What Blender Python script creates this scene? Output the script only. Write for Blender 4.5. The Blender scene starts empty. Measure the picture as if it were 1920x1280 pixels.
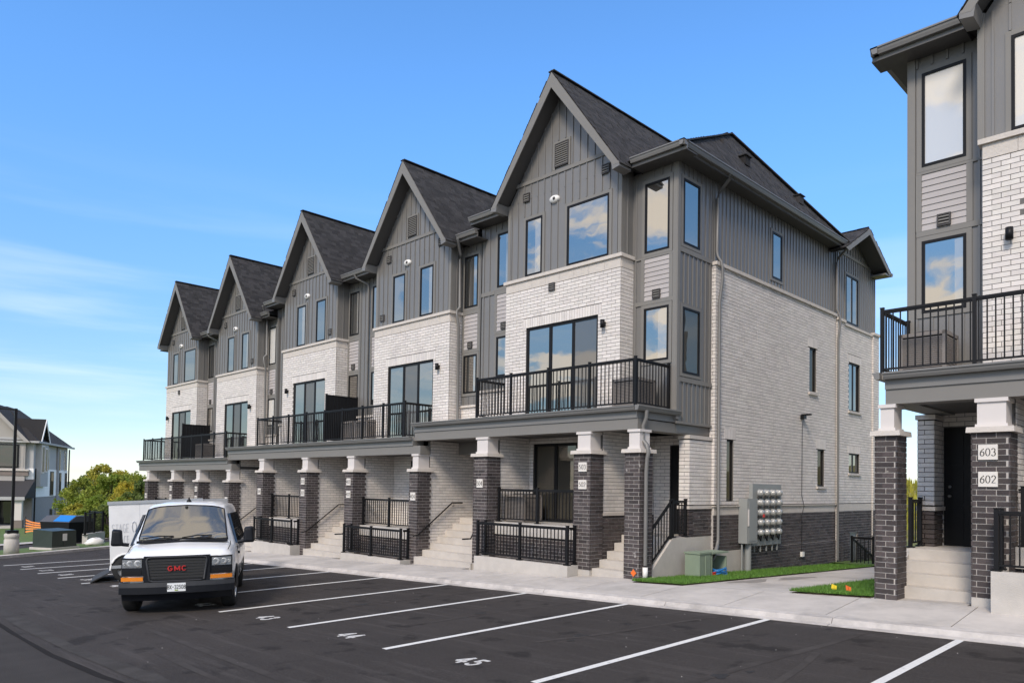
import bpy, math, random
import numpy as np
from mathutils import Matrix, Vector
random.seed(7); RNG=np.random.default_rng(7)
S=bpy.context.scene; COL=S.collection
# ---------------------------------------------------------------- camera (axes: X along the row, Y into depth, Z up)
CAM=np.array([0.0,0.0,1.62]); FPX=1389.25; YAW=-0.78658; PITCH=0.02728358; ROLL=0.01551371
def _axes():
    f=np.array([math.sin(YAW),math.cos(YAW),0]); r=np.array([math.cos(YAW),-math.sin(YAW),0]); u=np.array([0,0,1.0])
    w=f*math.cos(PITCH)+u*math.sin(PITCH); u2=u*math.cos(PITCH)-f*math.sin(PITCH)
    return r*math.cos(ROLL)+u2*math.sin(ROLL), u2*math.cos(ROLL)-r*math.sin(ROLL), w
CR,CU,CW=_axes()
cd=bpy.data.cameras.new('camera'); cam=bpy.data.objects.new('camera',cd); COL.objects.link(cam); S.camera=cam
cd.sensor_fit='HORIZONTAL'; cd.sensor_width=36; cd.lens=36*FPX/1920; cd.shift_y=234.05/1920; cd.clip_start=.1; cd.clip_end=4000
m=Matrix.Identity(4)
for i in range(3): m[i][0]=CR[i]; m[i][1]=CU[i]; m[i][2]=-CW[i]; m[i][3]=CAM[i]
cam.matrix_world=m
# ---------------------------------------------------------------- light
SUN_EL,SUN_AZ=math.radians(42),math.radians(158)   # azimuth clockwise from +Y: behind the camera, a little to the right
W=bpy.data.worlds.new('World'); S.world=W; W.use_nodes=True
nt=W.node_tree; N=nt.nodes; N.clear(); L=nt.links
out=N.new('ShaderNodeOutputWorld'); bg=N.new('ShaderNodeBackground'); sky=N.new('ShaderNodeTexSky')
sky.sky_type='NISHITA'; sky.sun_disc=False; sky.sun_elevation=SUN_EL; sky.sun_rotation=SUN_AZ; sky.altitude=200; sky.air_density=1.0; sky.dust_density=.0; sky.ozone_density=2.2
tc=N.new('ShaderNodeTexCoord'); sep=N.new('ShaderNodeSeparateXYZ'); L.new(tc.outputs['Generated'],sep.inputs[0])
def mth(op,a,b=None,clamp=False,tree=nt):
    n=tree.nodes.new('ShaderNodeMath'); n.operation=op; n.use_clamp=clamp
    for i,v in enumerate((a,b)):
        if v is None: continue
        if isinstance(v,(int,float)): n.inputs[i].default_value=v
        else: tree.links.new(v,n.inputs[i])
    return n.outputs[0]
# clouds on a plane overhead: p = dir.xy / (dir.z + k)
zc=mth('ADD',mth('MAXIMUM',sep.outputs['Z'],0.0),.16)
cx_=mth('DIVIDE',sep.outputs['X'],zc); cy_=mth('DIVIDE',sep.outputs['Y'],zc)
cmb=N.new('ShaderNodeCombineXYZ'); L.new(cx_,cmb.inputs[0]); L.new(cy_,cmb.inputs[1])
def noise(scale,detail,rough,vec,dist=0.0,tree=nt):
    n=tree.nodes.new('ShaderNodeTexNoise'); n.inputs['Scale'].default_value=scale; n.inputs['Detail'].default_value=detail
    n.inputs['Roughness'].default_value=rough; n.inputs['Distortion'].default_value=dist
    if vec is not None: tree.links.new(vec,n.inputs['Vector'])
    return n.outputs['Fac']
def mrange(v,a,b,c=0.0,d=1.0,tree=nt):
    n=tree.nodes.new('ShaderNodeMapRange'); n.inputs[1].default_value=a; n.inputs[2].default_value=b; n.inputs[3].default_value=c; n.inputs[4].default_value=d
    n.interpolation_type='SMOOTHSTEP'; tree.links.new(v,n.inputs[0]); return n.outputs[0]
cum=mrange(noise(2.6,9,.56,cmb.outputs[0],.6),.44,.56)              # cumulus field (mostly on the side of the sky behind the camera)
back=mrange(mth('SUBTRACT',sep.outputs['Y'],mth('MULTIPLY',sep.outputs['X'],1.0)),-.25,.45,1.0,0.0); back=mth('MAXIMUM',back,mrange(sep.outputs['Z'],.62,.82))   # clouds added overhead, out of view, to warm the ambient light
mp=N.new('ShaderNodeMapping'); mp.inputs['Scale'].default_value=(1.3,1.3,15); L.new(tc.outputs['Generated'],mp.inputs[0])   # level streaks
cir=mth('MULTIPLY',mrange(noise(1.25,6,.55,mp.outputs[0],.25),.40,.72),.62)   # thin cirrus in front
low=mrange(sep.outputs['Z'],.05,.40,1.0,.0)
cirl=mth('MULTIPLY',cir,low)
cl=mth('MULTIPLY',mth('MULTIPLY',cum,back),.92)
mix=N.new('ShaderNodeMixRGB'); L.new(cl,mix.inputs[0]); tint=N.new('ShaderNodeMixRGB'); tint.blend_type='MULTIPLY'; tint.inputs[0].default_value=1; tg=N.new('ShaderNodeMixRGB'); L.new(mrange(sep.outputs['Z'],.0,.50),tg.inputs[0]); tg.inputs[1].default_value=(.56,.60,.66,1); tg.inputs[2].default_value=(.70,1.10,1.42,1); L.new(tg.outputs[0],tint.inputs[2]); L.new(sky.outputs[0],tint.inputs[1]); L.new(tint.outputs[0],mix.inputs[1]); mix.inputs[2].default_value=(7.2,6.7,6.1,1)
mix2=N.new('ShaderNodeMixRGB'); L.new(cirl,mix2.inputs[0]); L.new(mix.outputs[0],mix2.inputs[1]); mix2.inputs[2].default_value=(4.6,5.2,5.7,1)
L.new(mix2.outputs[0],bg.inputs[0]); bg.inputs[1].default_value=.15; L.new(bg.outputs[0],out.inputs[0])
sd=bpy.data.lights.new('sun','SUN'); so=bpy.data.objects.new('sun',sd); COL.objects.link(so)
sd.energy=2.25; sd.angle=math.radians(14); sd.color=(1,.885,.755)
d=Vector((math.sin(SUN_AZ)*math.cos(SUN_EL),math.cos(SUN_AZ)*math.cos(SUN_EL),math.sin(SUN_EL)))
so.rotation_euler=d.to_track_quat('Z','Y').to_euler(); so.location=(0,-20,30)
S.view_settings.view_transform='Standard'; S.view_settings.look='None'; S.view_settings.gamma=1; S.view_settings.use_curve_mapping=False
S.view_settings.exposure=0.53
try: S.cycles.max_bounces=6; S.cycles.transparent_max_bounces=8
except Exception: pass
# ---------------------------------------------------------------- materials
MATS={}
def mat(name,col,rough=.8,var=.0,vscale=3.0,metal=0.0,bump=0.0,bscale=40.0,spec=.5,grime=0.0,rnd=0.0,hue=0.0,detail=4,coat=0.0,col2=None,c2r=(.38,.62),c2s=None,tscale=(1,1,1)):
    """principled with procedural colour variation (noise in world space), optional per-piece variation, bump and grime"""
    if name in MATS: return MATS[name]
    M=bpy.data.materials.new(name); M.use_nodes=True; t=M.node_tree; n=t.nodes; l=t.links
    b=n['Principled BSDF']; b.inputs['Roughness'].default_value=rough; b.inputs['Metallic'].default_value=metal
    b.inputs['Specular IOR Level'].default_value=spec; b.inputs['Coat Weight'].default_value=coat
    g=n.new('ShaderNodeNewGeometry'); mp=n.new('ShaderNodeMapping'); mp.inputs['Scale'].default_value=tscale; l.new(g.outputs['Position'],mp.inputs[0]); vec=mp.outputs[0]
    c=n.new('ShaderNodeRGB'); c.outputs[0].default_value=(*col,1); cur=c.outputs[0]
    def mul(cur,fac):
        x=n.new('ShaderNodeVectorMath'); x.operation='SCALE'; l.new(cur,x.inputs[0]); l.new(fac,x.inputs['Scale']); return x.outputs[0]
    if col2 is not None:
        mx=n.new('ShaderNodeMixRGB'); l.new(mrange(noise(c2s or vscale*.6,5,.6,vec,tree=t),c2r[0],c2r[1],tree=t),mx.inputs[0]); l.new(cur,mx.inputs[1]); mx.inputs[2].default_value=(*col2,1); cur=mx.outputs[0]
    if var>0: cur=mul(cur,mth('ADD',mth('MULTIPLY',noise(vscale,detail,.6,vec,tree=t),2*var,tree=t),1-var,tree=t))
    if rnd>0:
        oi=n.new('ShaderNodeObjectInfo'); at=n.new('ShaderNodeAttribute'); at.attribute_name='rnd'
        r=mth('FRACT',mth('ADD',oi.outputs['Random'],at.outputs['Fac'],tree=t),tree=t)
        cur=mul(cur,mth('ADD',mth('MULTIPLY',r,2*rnd,tree=t),1-rnd,tree=t))
        if hue>0:
            hs=n.new('ShaderNodeHueSaturation'); l.new(cur,hs.inputs['Color']); l.new(mth('ADD',mth('MULTIPLY',mth('FRACT',mth('MULTIPLY',r,7.3,tree=t),tree=t),hue,tree=t),.5-hue/2,tree=t),hs.inputs['Hue']); cur=hs.outputs[0]
    if grime>0:
        cur=mul(cur,mrange(noise(.9,6,.7,vec,tree=t),.30,.62,1-grime,1.0,tree=t))
    l.new(cur,b.inputs['Base Color'])
    if bump>0:
        bp=n.new('ShaderNodeBump'); bp.inputs['Strength'].default_value=bump; bp.inputs['Distance'].default_value=.02
        l.new(noise(bscale,5,.65,vec,tree=t),bp.inputs['Height']); l.new(bp.outputs[0],b.inputs['Normal'])
    MATS[name]=M; return M
def glassmat(name,tint=(.035,.038,.04),refl=.5,wave=.10,inner=None):
    """coated window glass: mirror-like layer over the dark room behind"""
    M=bpy.data.materials.new(name); M.use_nodes=True; t=M.node_tree; n=t.nodes; l=t.links; n.clear()
    o=n.new('ShaderNodeOutputMaterial'); mx=n.new('ShaderNodeMixShader'); gl=n.new('ShaderNodeBsdfGlossy'); df=n.new('ShaderNodeBsdfDiffuse')
    gl.inputs['Roughness'].default_value=.012; gl.inputs['Color'].default_value=(.80,.74,.645,1)
    g=n.new('ShaderNodeNewGeometry'); bp=n.new('ShaderNodeBump'); bp.inputs['Strength'].default_value=wave; bp.inputs['Distance'].default_value=.02
    l.new(noise(1.3,2,.5,g.outputs['Position'],tree=t),bp.inputs['Height']); l.new(bp.outputs[0],gl.inputs['Normal'])
    df.inputs['Color'].default_value=(*tint,1); mx.inputs[0].default_value=refl
    l.new(df.outputs[0],mx.inputs[1]); l.new(gl.outputs[0],mx.inputs[2]); l.new(mx.outputs[0],o.inputs[0]); return M
M_WB=mat('white_brick',(.68,.632,.585),.85,var=.10,vscale=9,rnd=.08,grime=.07,hue=.02,bump=.35,bscale=60)
M_WM=mat('brick_mortar',(.15,.14,.13),.95,var=.15,vscale=20)
M_DB=mat('dark_brick',(.060,.048,.046),.8,var=.25,vscale=14,rnd=.42,hue=.03,bump=.5,bscale=50,col2=(.26,.24,.22),c2r=(.63,.74),c2s=9)
M_DM=mat('pale_mortar',(.42,.39,.36),.95,var=.3,vscale=16)
M_STONE=mat('cast_stone',(.56,.51,.455),.9,var=.14,vscale=7,bump=.6,bscale=30)
M_SID=mat('grey_siding',(.162,.155,.145),.42,var=.06,vscale=2,rnd=.05,spec=.75,bump=.08,bscale=90)
M_TRIM=mat('grey_trim',(.19,.18,.163),.6,var=.06,vscale=2)
M_LAP=mat('pale_lap_siding',(.40,.37,.355),.7,var=.05,vscale=3,rnd=.05)
M_GUT=mat('grey_aluminium',(.18,.175,.166),.45,var=.05,vscale=2,grime=.1)
M_SOF=mat('dark_soffit',(.072,.069,.066),.6,var=.05,vscale=2)
M_SHG=mat('charcoal_shingle',(.027,.0252,.0255),.95,var=.35,vscale=30,rnd=.5,bump=.7,bscale=120)
M_BLK=mat('black_metal',(.010,.010,.011),.45,var=.1,vscale=5,spec=.18)
M_BLKR=mat('black_powder_coat',(.010,.010,.011),.5,spec=.2)
M_VENT=mat('dark_vent',(.05,.045,.043),.6)
M_CONC=mat('concrete',(.50,.465,.42),.9,var=.13,vscale=3.5,bump=.35,bscale=70,grime=.14)
M_STEP=mat('cast_steps',(.52,.475,.42),.9,var=.12,vscale=4,bump=.3,bscale=60,grime=.12)
M_WALK=mat('pavement_concrete',(.50,.46,.415),.9,var=.16,vscale=3.2,bump=.35,bscale=90,grime=.24,rnd=.06,detail=8)
M_KERB=mat('kerb_concrete',(.52,.48,.44),.9,var=.2,vscale=7,bump=.4,bscale=60,grime=.38)
M_WPNT=mat('white_column_paint',(.62,.575,.54),.6,var=.03,vscale=2)
M_PAINT=mat('road_paint',(.62,.61,.58),.8,var=.16,vscale=22,bump=.3,bscale=150,col2=(.28,.27,.26),c2r=(.60,.74),c2s=14)
M_GRASS=mat('lawn',(.075,.135,.02),.9,var=.35,vscale=8,col2=(.085,.115,.028),bump=.6,bscale=50)
M_BLADE=mat('grass_blade',(.085,.19,.022),.7,var=.35,vscale=9,rnd=.3)
M_EARTH=mat('field_grass',(.10,.115,.035),.95,var=.35,vscale=.25,col2=(.16,.14,.05))
M_GLASS=glassmat('window_glass'); M_GLASSB=glassmat('blind_glass',(.62,.60,.56),.20,.10); M_GLASSD=glassmat('insect_screen_glass',(.10,.10,.10),.16,.1)
M_GLASSP=glassmat('shaded_door_glass',(.05,.047,.038),.15,.1)
M_GREY=mat('steel_cabinet_grey',(.27,.28,.272),.5,var=.05,vscale=3)
M_GREEN=mat('utility_green',(.24,.30,.22),.55,var=.08,vscale=4,grime=.15)
M_DGREEN=mat('transformer_green',(.022,.033,.026),.45,var=.1,vscale=4)
M_ACB=mat('condenser_beige',(.23,.205,.185),.6,var=.08,vscale=4)
M_ACD=mat('condenser_core',(.05,.046,.043),.7)
M_WHITEP=mat('white_plastic',(.75,.73,.69),.5)
M_INK=mat('black_ink',(.02,.02,.02),.8)
M_PLQ=mat('plaque_stone',(.66,.62,.56),.8,var=.05,vscale=12)
# asphalt: fine aggregate, patchy tone, light scuff marks
def asphalt():
    M=mat('asphalt',(.040,.0345,.0315),.88,var=.40,vscale=.45,bump=.55,bscale=160,spec=.2,detail=6)
    t=M.node_tree; n=t.nodes; l=t.links; b=n['Principled BSDF']; src=b.inputs['Base Color'].links[0].from_socket
    g=n.new('ShaderNodeNewGeometry')
    v=n.new('ShaderNodeTexVoronoi'); v.inputs['Scale'].default_value=9; l.new(g.outputs['Position'],v.inputs['Vector'])
    spk=mth('MULTIPLY',mrange(v.outputs['Distance'],.06,.10,1,0,tree=t),mrange(noise(5.2,2,.5,g.outputs['Position'],tree=t),.60,.66,2.2,2.2,tree=t) if False else mth('MULTIPLY',mrange(noise(5.2,2,.5,g.outputs['Position'],tree=t),.60,.66,tree=t),2.0,tree=t),tree=t)
    fine=mth('MULTIPLY',mrange(noise(42,6,.75,g.outputs['Position'],tree=t),.48,.66,tree=t),.30,tree=t)
    mp=n.new('ShaderNodeMapping'); mp.inputs['Rotation'].default_value=(0,0,.25); mp.inputs['Scale'].default_value=(.35,5,1); l.new(g.outputs['Position'],mp.inputs[0])
    scf=mth('MULTIPLY',mrange(noise(1.2,7,.7,mp.outputs[0],.2,tree=t),.50,.70,tree=t),.24,tree=t)
    sp=n.new('ShaderNodeSeparateXYZ'); l.new(g.outputs['Position'],sp.inputs[0])
    dust=mth('MULTIPLY',mth('MULTIPLY',mrange(sp.outputs['Y'],10.7,11.45,tree=t),mrange(noise(2.6,6,.65,g.outputs['Position'],tree=t),.40,.66,tree=t),tree=t),.40,tree=t)
    f=mth('ADD',mth('ADD',mth('ADD',spk,fine,tree=t),scf,tree=t),dust,True,tree=t)
    mx=n.new('ShaderNodeMixRGB'); l.new(mth('MULTIPLY',f,.6,tree=t),mx.inputs[0]); l.new(src,mx.inputs[1]); mx.inputs[2].default_value=(.17,.155,.145,1)
    oil=n.new('ShaderNodeVectorMath'); oil.operation='SCALE'; l.new(mx.outputs[0],oil.inputs[0]); l.new(mrange(noise(1.7,4,.55,g.outputs['Position'],tree=t),.57,.68,1.0,.55,tree=t),oil.inputs['Scale']); l.new(oil.outputs[0],b.inputs['Base Color'])
    return M
M_ASPH=asphalt()
# ---------------------------------------------------------------- mesh helpers
class MB:
    def __init__(s): s.v=[]; s.f=[]; s.sm=[]
    def add(s,vs,fs,smooth=False):
        k=len(s.v); s.v.extend([tuple(map(float,p)) for p in vs]); s.f.extend([tuple(i+k for i in f) for f in fs]); s.sm.extend([smooth]*len(fs)); return s
    def box(s,x0,x1,y0,y1,z0,z1):
        x0,x1=min(x0,x1),max(x0,x1); y0,y1=min(y0,y1),max(y0,y1); z0,z1=min(z0,z1),max(z0,z1)
        return s.add([(x0,y0,z0),(x1,y0,z0),(x1,y1,z0),(x0,y1,z0),(x0,y0,z1),(x1,y0,z1),(x1,y1,z1),(x0,y1,z1)],
                     [(3,2,1,0),(4,5,6,7),(0,1,5,4),(1,2,6,5),(2,3,7,6),(3,0,4,7)])
    def hexa(s,p):  # 8 points, bottom ring ccw then top ring
        return s.add(p,[(3,2,1,0),(4,5,6,7),(0,1,5,4),(1,2,6,5),(2,3,7,6),(3,0,4,7)])
    def prism(s,poly,d):  # polygon (list of 3d points) extruded by vector d
        n=len(poly); P=[np.array(p,float) for p in poly]; d=np.array(d,float)
        nrm=np.cross(P[1]-P[0],P[2]-P[0])
        if nrm@d>0: P=P[::-1]
        return s.add(P+[p+d for p in P],[tuple(range(n)),tuple(range(2*n-1,n-1,-1))]+[(i,i+n,(i+1)%n+n,(i+1)%n) for i in range(n)])
    def obox(s,a,b,w,h,up=(0,0,1)):  # beam from a to b, width w (sideways), height h (up)
        a=np.array(a,float); b=np.array(b,float); t=(b-a)/np.linalg.norm(b-a); u=np.array(up,float); sd=np.cross(t,u); sd/=np.linalg.norm(sd); u=np.cross(sd,t)
        q=[(-1,-1),(1,-1),(1,1),(-1,1)]
        return s.add([a+sd*w/2*i+u*h/2*j for i,j in q]+[b+sd*w/2*i+u*h/2*j for i,j in q],[(3,2,1,0),(4,5,6,7),(0,1,5,4),(1,2,6,5),(2,3,7,6),(3,0,4,7)])
    def tube(s,pts,r,n=8,flat=1.0):
        P=[np.array(p,float) for p in pts]; rings=[]; k=len(P); ref=np.array([0,0,1.0])
        for i in range(k):
            t=P[min(i+1,k-1)]-P[max(i-1,0)]; t/=np.linalg.norm(t)
            rf=ref if abs(t@ref)<.95 else np.array([1.0,0,0])
            a=np.cross(t,rf); a/=np.linalg.norm(a); b=np.cross(a,t)
            rr=r[i] if hasattr(r,'__len__') else r
            rings.append([P[i]+a*rr*math.cos(2*math.pi*j/n)+b*rr*flat*math.sin(2*math.pi*j/n) for j in range(n)])
        vs=[p for R in rings for p in R]; fs=[(i*n+j,i*n+(j+1)%n,(i+1)*n+(j+1)%n,(i+1)*n+j) for i in range(k-1) for j in range(n)]
        s.add(vs,fs,True); s.add(rings[0],[tuple(range(n))[::-1]]); s.add(rings[-1],[tuple(range(n))]); return s
    def lathe(s,prof,c,axis,n=24):  # prof: (r, h) list around axis
        c=np.array(c,float); ax=np.array(axis,float); ax/=np.linalg.norm(ax); rf=np.array([0,0,1.0]) if abs(ax[2])<.9 else np.array([1.0,0,0])
        a=np.cross(ax,rf); a/=np.linalg.norm(a); b=np.cross(ax,a)
        vs=[c+ax*h+(a*math.cos(2*math.pi*j/n)+b*math.sin(2*math.pi*j/n))*r for r,h in prof for j in range(n)]
        fs=[(i*n+j,i*n+(j+1)%n,(i+1)*n+(j+1)%n,(i+1)*n+j) for i in range(len(prof)-1) for j in range(n)]
        return s.add(vs,fs,True)
    def mesh(s,name,mat_):
        me=bpy.data.meshes.new(name); me.from_pydata(s.v,[],s.f); me.materials.append(mat_)
        me.polygons.foreach_set('use_smooth',s.sm); me.update(); return me
    def obj(s,name,mat_,parent=None): return link(bpy.data.objects.new(name,s.mesh(name,mat_)),parent)
ROOT_T={}
def link(o,parent=None):
    COL.objects.link(o)
    if parent is not None:
        o.parent=parent
        if parent.name in ROOT_T: o.matrix_parent_inverse=Matrix.Translation(-ROOT_T[parent.name])
    return o
def tag(o,label=None,cat=None,group=None,kind=None):
    if label: o['label']=label
    if cat: o['category']=cat
    if group: o['group']=group
    if kind: o['kind']=kind
    return o
def thing(name,label,cat,base,group=None,world=True):
    """Empty at the thing's base; world=True: children are modelled in world coordinates"""
    o=bpy.data.objects.new(name,None); COL.objects.link(o); o.location=base; o.empty_display_size=.2
    if world: ROOT_T[o.name]=Vector(base)
    return tag(o,label,cat,group)
def copy_tree(o,parent=None):
    c=o.copy(); COL.objects.link(c); c.parent=parent
    for ch in list(o.children): copy_tree(ch,c)
    return c
def pix(p):
    v=np.asarray(p,float)-CAM; d=v@CW
    return 960+FPX*(v@CR)/d, 874.05-FPX*(v@CU)/d, d
# ---------------------------------------------------------------- many small pieces (bricks, shingles, balusters ...)
_CUBE={}
def cube(m_):
    if m_.name not in _CUBE:
        b=MB(); b.box(-.5,.5,-.5,.5,-.5,.5); _CUBE[m_.name]=b.mesh(m_.name+'_piece',m_)
    return _CUBE[m_.name]
class Pieces:
    """collects boxes; the `limit` that show largest become objects of their own, the rest one joined part per parent"""
    ALL=[]
    def __init__(s,name,limit=300): s.name=name; s.limit=limit; s.it=[]; Pieces.ALL.append(s)
    def add(s,parent,m_,c,sz,ax=None): s.it.append((parent,m_,np.array(c,float),np.array(sz,float),ax))
    def flush(s):
        sc=[]
        for i,(p,m_,c,z,ax) in enumerate(s.it):
            x,y,d=pix(c); k=sorted(z)
            a=k[2]*k[1]*(FPX/max(d,1))**2 if d>1 and -20<x<1940 and -20<y<1300 else 0
            if ax is not None:      # foreshortening of an inclined piece
                nn=ax[2]; v=(CAM-c)/np.linalg.norm(CAM-c); a*=max(.05,abs(nn@v))
            sc.append((a,i))
        sc.sort(reverse=True); top=set(i for a,i in sc[:s.limit] if a>0); rest={}
        for i,(p,m_,c,z,ax) in enumerate(s.it):
            if i in top:
                o=bpy.data.objects.new(s.name,cube(m_)); A=np.eye(3) if ax is None else np.array(ax).T
                mm=Matrix.Identity(4)
                for r in range(3):
                    for q in range(3): mm[r][q]=A[r][q]*z[q]
                    mm[r][3]=c[r]
                link(o,p); o.matrix_basis=mm
            else: rest.setdefault((p.name,m_.name),[]).append(i)
        for (pn,mn),ids in rest.items():
            p=s.it[ids[0]][0]; m_=s.it[ids[0]][1]; V=[];F=[]
            base=np.array([(-1,-1,-1),(1,-1,-1),(1,1,-1),(-1,1,-1),(-1,-1,1),(1,-1,1),(1,1,1),(-1,1,1)])*.5
            fc=np.array([(3,2,1,0),(4,5,6,7),(0,1,5,4),(1,2,6,5),(2,3,7,6),(3,0,4,7)])
            for k,i in enumerate(ids):
                _,_,c,z,ax=s.it[i]; q=base*z
                if ax is not None: q=q@np.array(ax)
                V.append(q+c); F.append(fc+8*k)
            V=np.concatenate(V); F=np.concatenate(F)
            me=bpy.data.meshes.new(s.name+'_field'); me.from_pydata(V.tolist(),[],F.tolist()); me.materials.append(m_)
            at=me.attributes.new('rnd','FLOAT','FACE'); at.data.foreach_set('value',np.repeat(RNG.random(len(ids)),6))
            o=link(bpy.data.objects.new(s.name+'_field',me),p); o['kind']='stuff'
        s.it=[]
BL,BH,JT=.257,.079,.010      # brick length, height, joint
def brick_face(P,part,m_,ax,plane,nrm,a0,a1,z0,z1,holes=(),zref=0.0,dep=.022,soldier=()):
    tj=.003 if m_.name=='dark_brick' else .001   # wider joints in the dark brick
    """running bond on a vertical face. ax 'x': face spans X, looks along Y*nrm; ax 'y': spans Y, looks along X*nrm"""
    a0,a1=min(a0,a1),max(a0,a1); pit=BL+JT; ch=BH+JT
    k0=math.floor((z0-zref)/ch+1e-6)
    for k in range(k0,int((z1-zref)/ch)+2):
        za=max(zref+k*ch,z0); zb=min(zref+k*ch+BH,z1)
        if zb-za<.02: continue
        off=(k%2)*pit/2+(0 if ax=='x' else pit*.25); zm=(za+zb)/2
        cuts=sorted((h[0],h[1]) for h in holes if h[2]<zm<h[3])
        seg=[]; cur=a0
        for c0,c1 in cuts:
            if c0>cur: seg.append((cur,min(c0,a1)))
            cur=max(cur,c1)
        if cur<a1: seg.append((cur,a1))
        for s0,s1 in seg:
            i=math.floor((s0-off)/pit)
            while i*pit+off<s1:
                b0=max(i*pit+off,s0); b1=min(i*pit+off+BL,s1); i+=1
                if s1-b1<.045: b1=s1
                if b1-b0<.055 and b0>s0+.001 and b1>=s1: continue
                if b1-b0<.045 and b0<=s0: b1=min(b0+BL*.5,s1); i_next=b1
                pr=random.uniform(0,.003); cpos=plane+nrm*(dep/2-.016+pr)
                e0=tj if b0>s0 else 0; e1=tj if b1<s1 else 0; b0+=e0/2; b1-=e1/2
                if ax=='x': P.add(part,m_,((b0+b1)/2,cpos,zm),(b1-b0,dep,zb-za-tj))
                else: P.add(part,m_,(cpos,(b0+b1)/2,zm),(dep,b1-b0,zb-za-tj))
def soldier_row(P,part,m_,ax,plane,nrm,a0,a1,z0,z1,dep=.022):
    n=max(1,round((a1-a0)/(BH+JT))); w=(a1-a0)/n
    for i in range(n):
        c=a0+(i+.5)*w; cp=plane+nrm*(dep/2-.008)
        if ax=='x': P.add(part,m_,(c,cp,(z0+z1)/2),(w-JT,dep,z1-z0-JT))
        else: P.add(part,m_,(cp,c,(z0+z1)/2),(dep,w-JT,z1-z0-JT))
def shingles(P,part,m_,poly,udir,exp=.145,lift=.0):
    """courses of shingles over a convex roof polygon; udir = horizontal direction along the eave"""
    Q=[np.array(p,float) for p in poly]; u=np.array(udir,float); u/=np.linalg.norm(u)
    n=np.cross(Q[1]-Q[0],Q[2]-Q[0]); n/=np.linalg.norm(n)
    if n[2]<0: n=-n
    w=np.cross(n,u)
    if w[2]<0: w=-w
    o=Q[0]; q2=[((p-o)@u,(p-o)@w) for p in Q]; w0=min(b for a,b in q2); w1=max(b for a,b in q2)
    k=0; y=w0
    while y<w1:
        ym=y+exp*.5; xs=[]
        for i in range(len(q2)):
            (xa,ya),(xb,yb)=q2[i],q2[(i+1)%len(q2)]
            if (ya-ym)*(yb-ym)<0: xs.append(xa+(xb-xa)*(ym-ya)/(yb-ya))
        if len(xs)>=2:
            x0,x1=min(xs),max(xs); x=x0-random.uniform(0,.3)
            tilt=.045; nn=n*math.cos(tilt)-w*math.sin(tilt); ww=np.cross(nn,u); ww=ww if ww[2]>0 else -ww
            while x<x1:
                wd=random.choice((.16,.2,.25,.33)); a=max(x,x0); b=min(x+wd-.005,x1); x+=wd
                if b-a<.03: continue
                th=random.choice((.008,.012,.018))
                c=o+u*(a+b)/2+w*(ym)+n*(.008+th/2+lift)
                P.add(part,m_,c,(b-a,exp*1.06,th),(u,ww,nn))
        y+=exp; k+=1
def poly_obj(name,polys,m_,parent=None,th=None):
    b=MB()
    for p in polys: b.add(p,[tuple(range(len(p)))])
    return b.obj(name,m_,parent)
# ---------------------------------------------------------------- stroke lettering
def arc(cx,cy,rx,ry,a0,a1,n=14): return [(cx+rx*math.cos(math.radians(a0+(a1-a0)*i/n)),cy+ry*math.sin(math.radians(a0+(a1-a0)*i/n))) for i in range(n+1)]
GL={'0':[arc(.3,.5,.25,.47,90,450,28)],
'1':[[(.12,.8),(.32,.97),(.32,.03)],[(.12,.03),(.5,.03)]],
'2':[arc(.3,.72,.22,.25,170,-30,16)+[(.36,.42),(.08,.05)],[(.08,.05),(.54,.05)]],
'3':[arc(.28,.74,.2,.23,160,-80,14),arc(.28,.28,.24,.26,85,-150,16)],
'4':[[(.4,.03),(.4,.97)],[(.4,.97),(.05,.3)],[(.05,.3),(.58,.3)]],
'5':[[(.5,.95),(.18,.95)],[(.18,.95),(.14,.55)],arc(.27,.32,.24,.28,118,-150,18)],
'6':[[(.48,.95)]+arc(.62,.3,.54,.6,110,178,10),arc(.31,.3,.23,.27,0,360,22)],
'7':[[(.08,.95),(.54,.95),(.24,.03)]],
'8':[arc(.3,.74,.2,.22,0,360,20),arc(.3,.27,.24,.26,0,360,20)],
'9':[arc(.29,.68,.22,.27,0,360,20),[(.51,.68)]+arc(-.03,.68,.54,.62,-5,-66,8)],
'A':[[(.03,.03),(.3,.97)],[(.3,.97),(.57,.03)],[(.14,.36),(.46,.36)]],
'B':[[(.1,.03),(.1,.97)],[(.1,.97),(.3,.97)]+arc(.3,.74,.2,.23,90,-90,10)+[(.1,.51)],[(.1,.51),(.32,.51)]+arc(.32,.27,.23,.24,90,-90,10)+[(.1,.03)]],
'C':[arc(.33,.5,.27,.47,50,310,24)],'E':[[(.52,.97),(.1,.97),(.1,.03),(.54,.03)],[(.1,.51),(.45,.51)]],
'G':[arc(.33,.5,.27,.47,50,350,24)+[(.6,.45)],[(.36,.45),(.6,.45)]],
'M':[[(.02,.03),(.02,.97)],[(.02,.97),(.35,.2)],[(.35,.2),(.68,.97)],[(.68,.97),(.68,.03)]],
'P':[[(.1,.03),(.1,.97)],[(.1,.97),(.3,.97)]+arc(.3,.72,.22,.25,90,-90,10)+[(.1,.47)]],
'S':[arc(.3,.73,.22,.24,30,250,14)+arc(.3,.27,.24,.25,80,-150,14)],
'T':[[(.03,.96),(.57,.96)],[(.3,.96),(.3,.03)]],
'X':[[(.05,.03),(.55,.97)],[(.05,.97),(.55,.03)]],'-':[[(.12,.5),(.48,.5)]],' ':[]}
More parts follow.
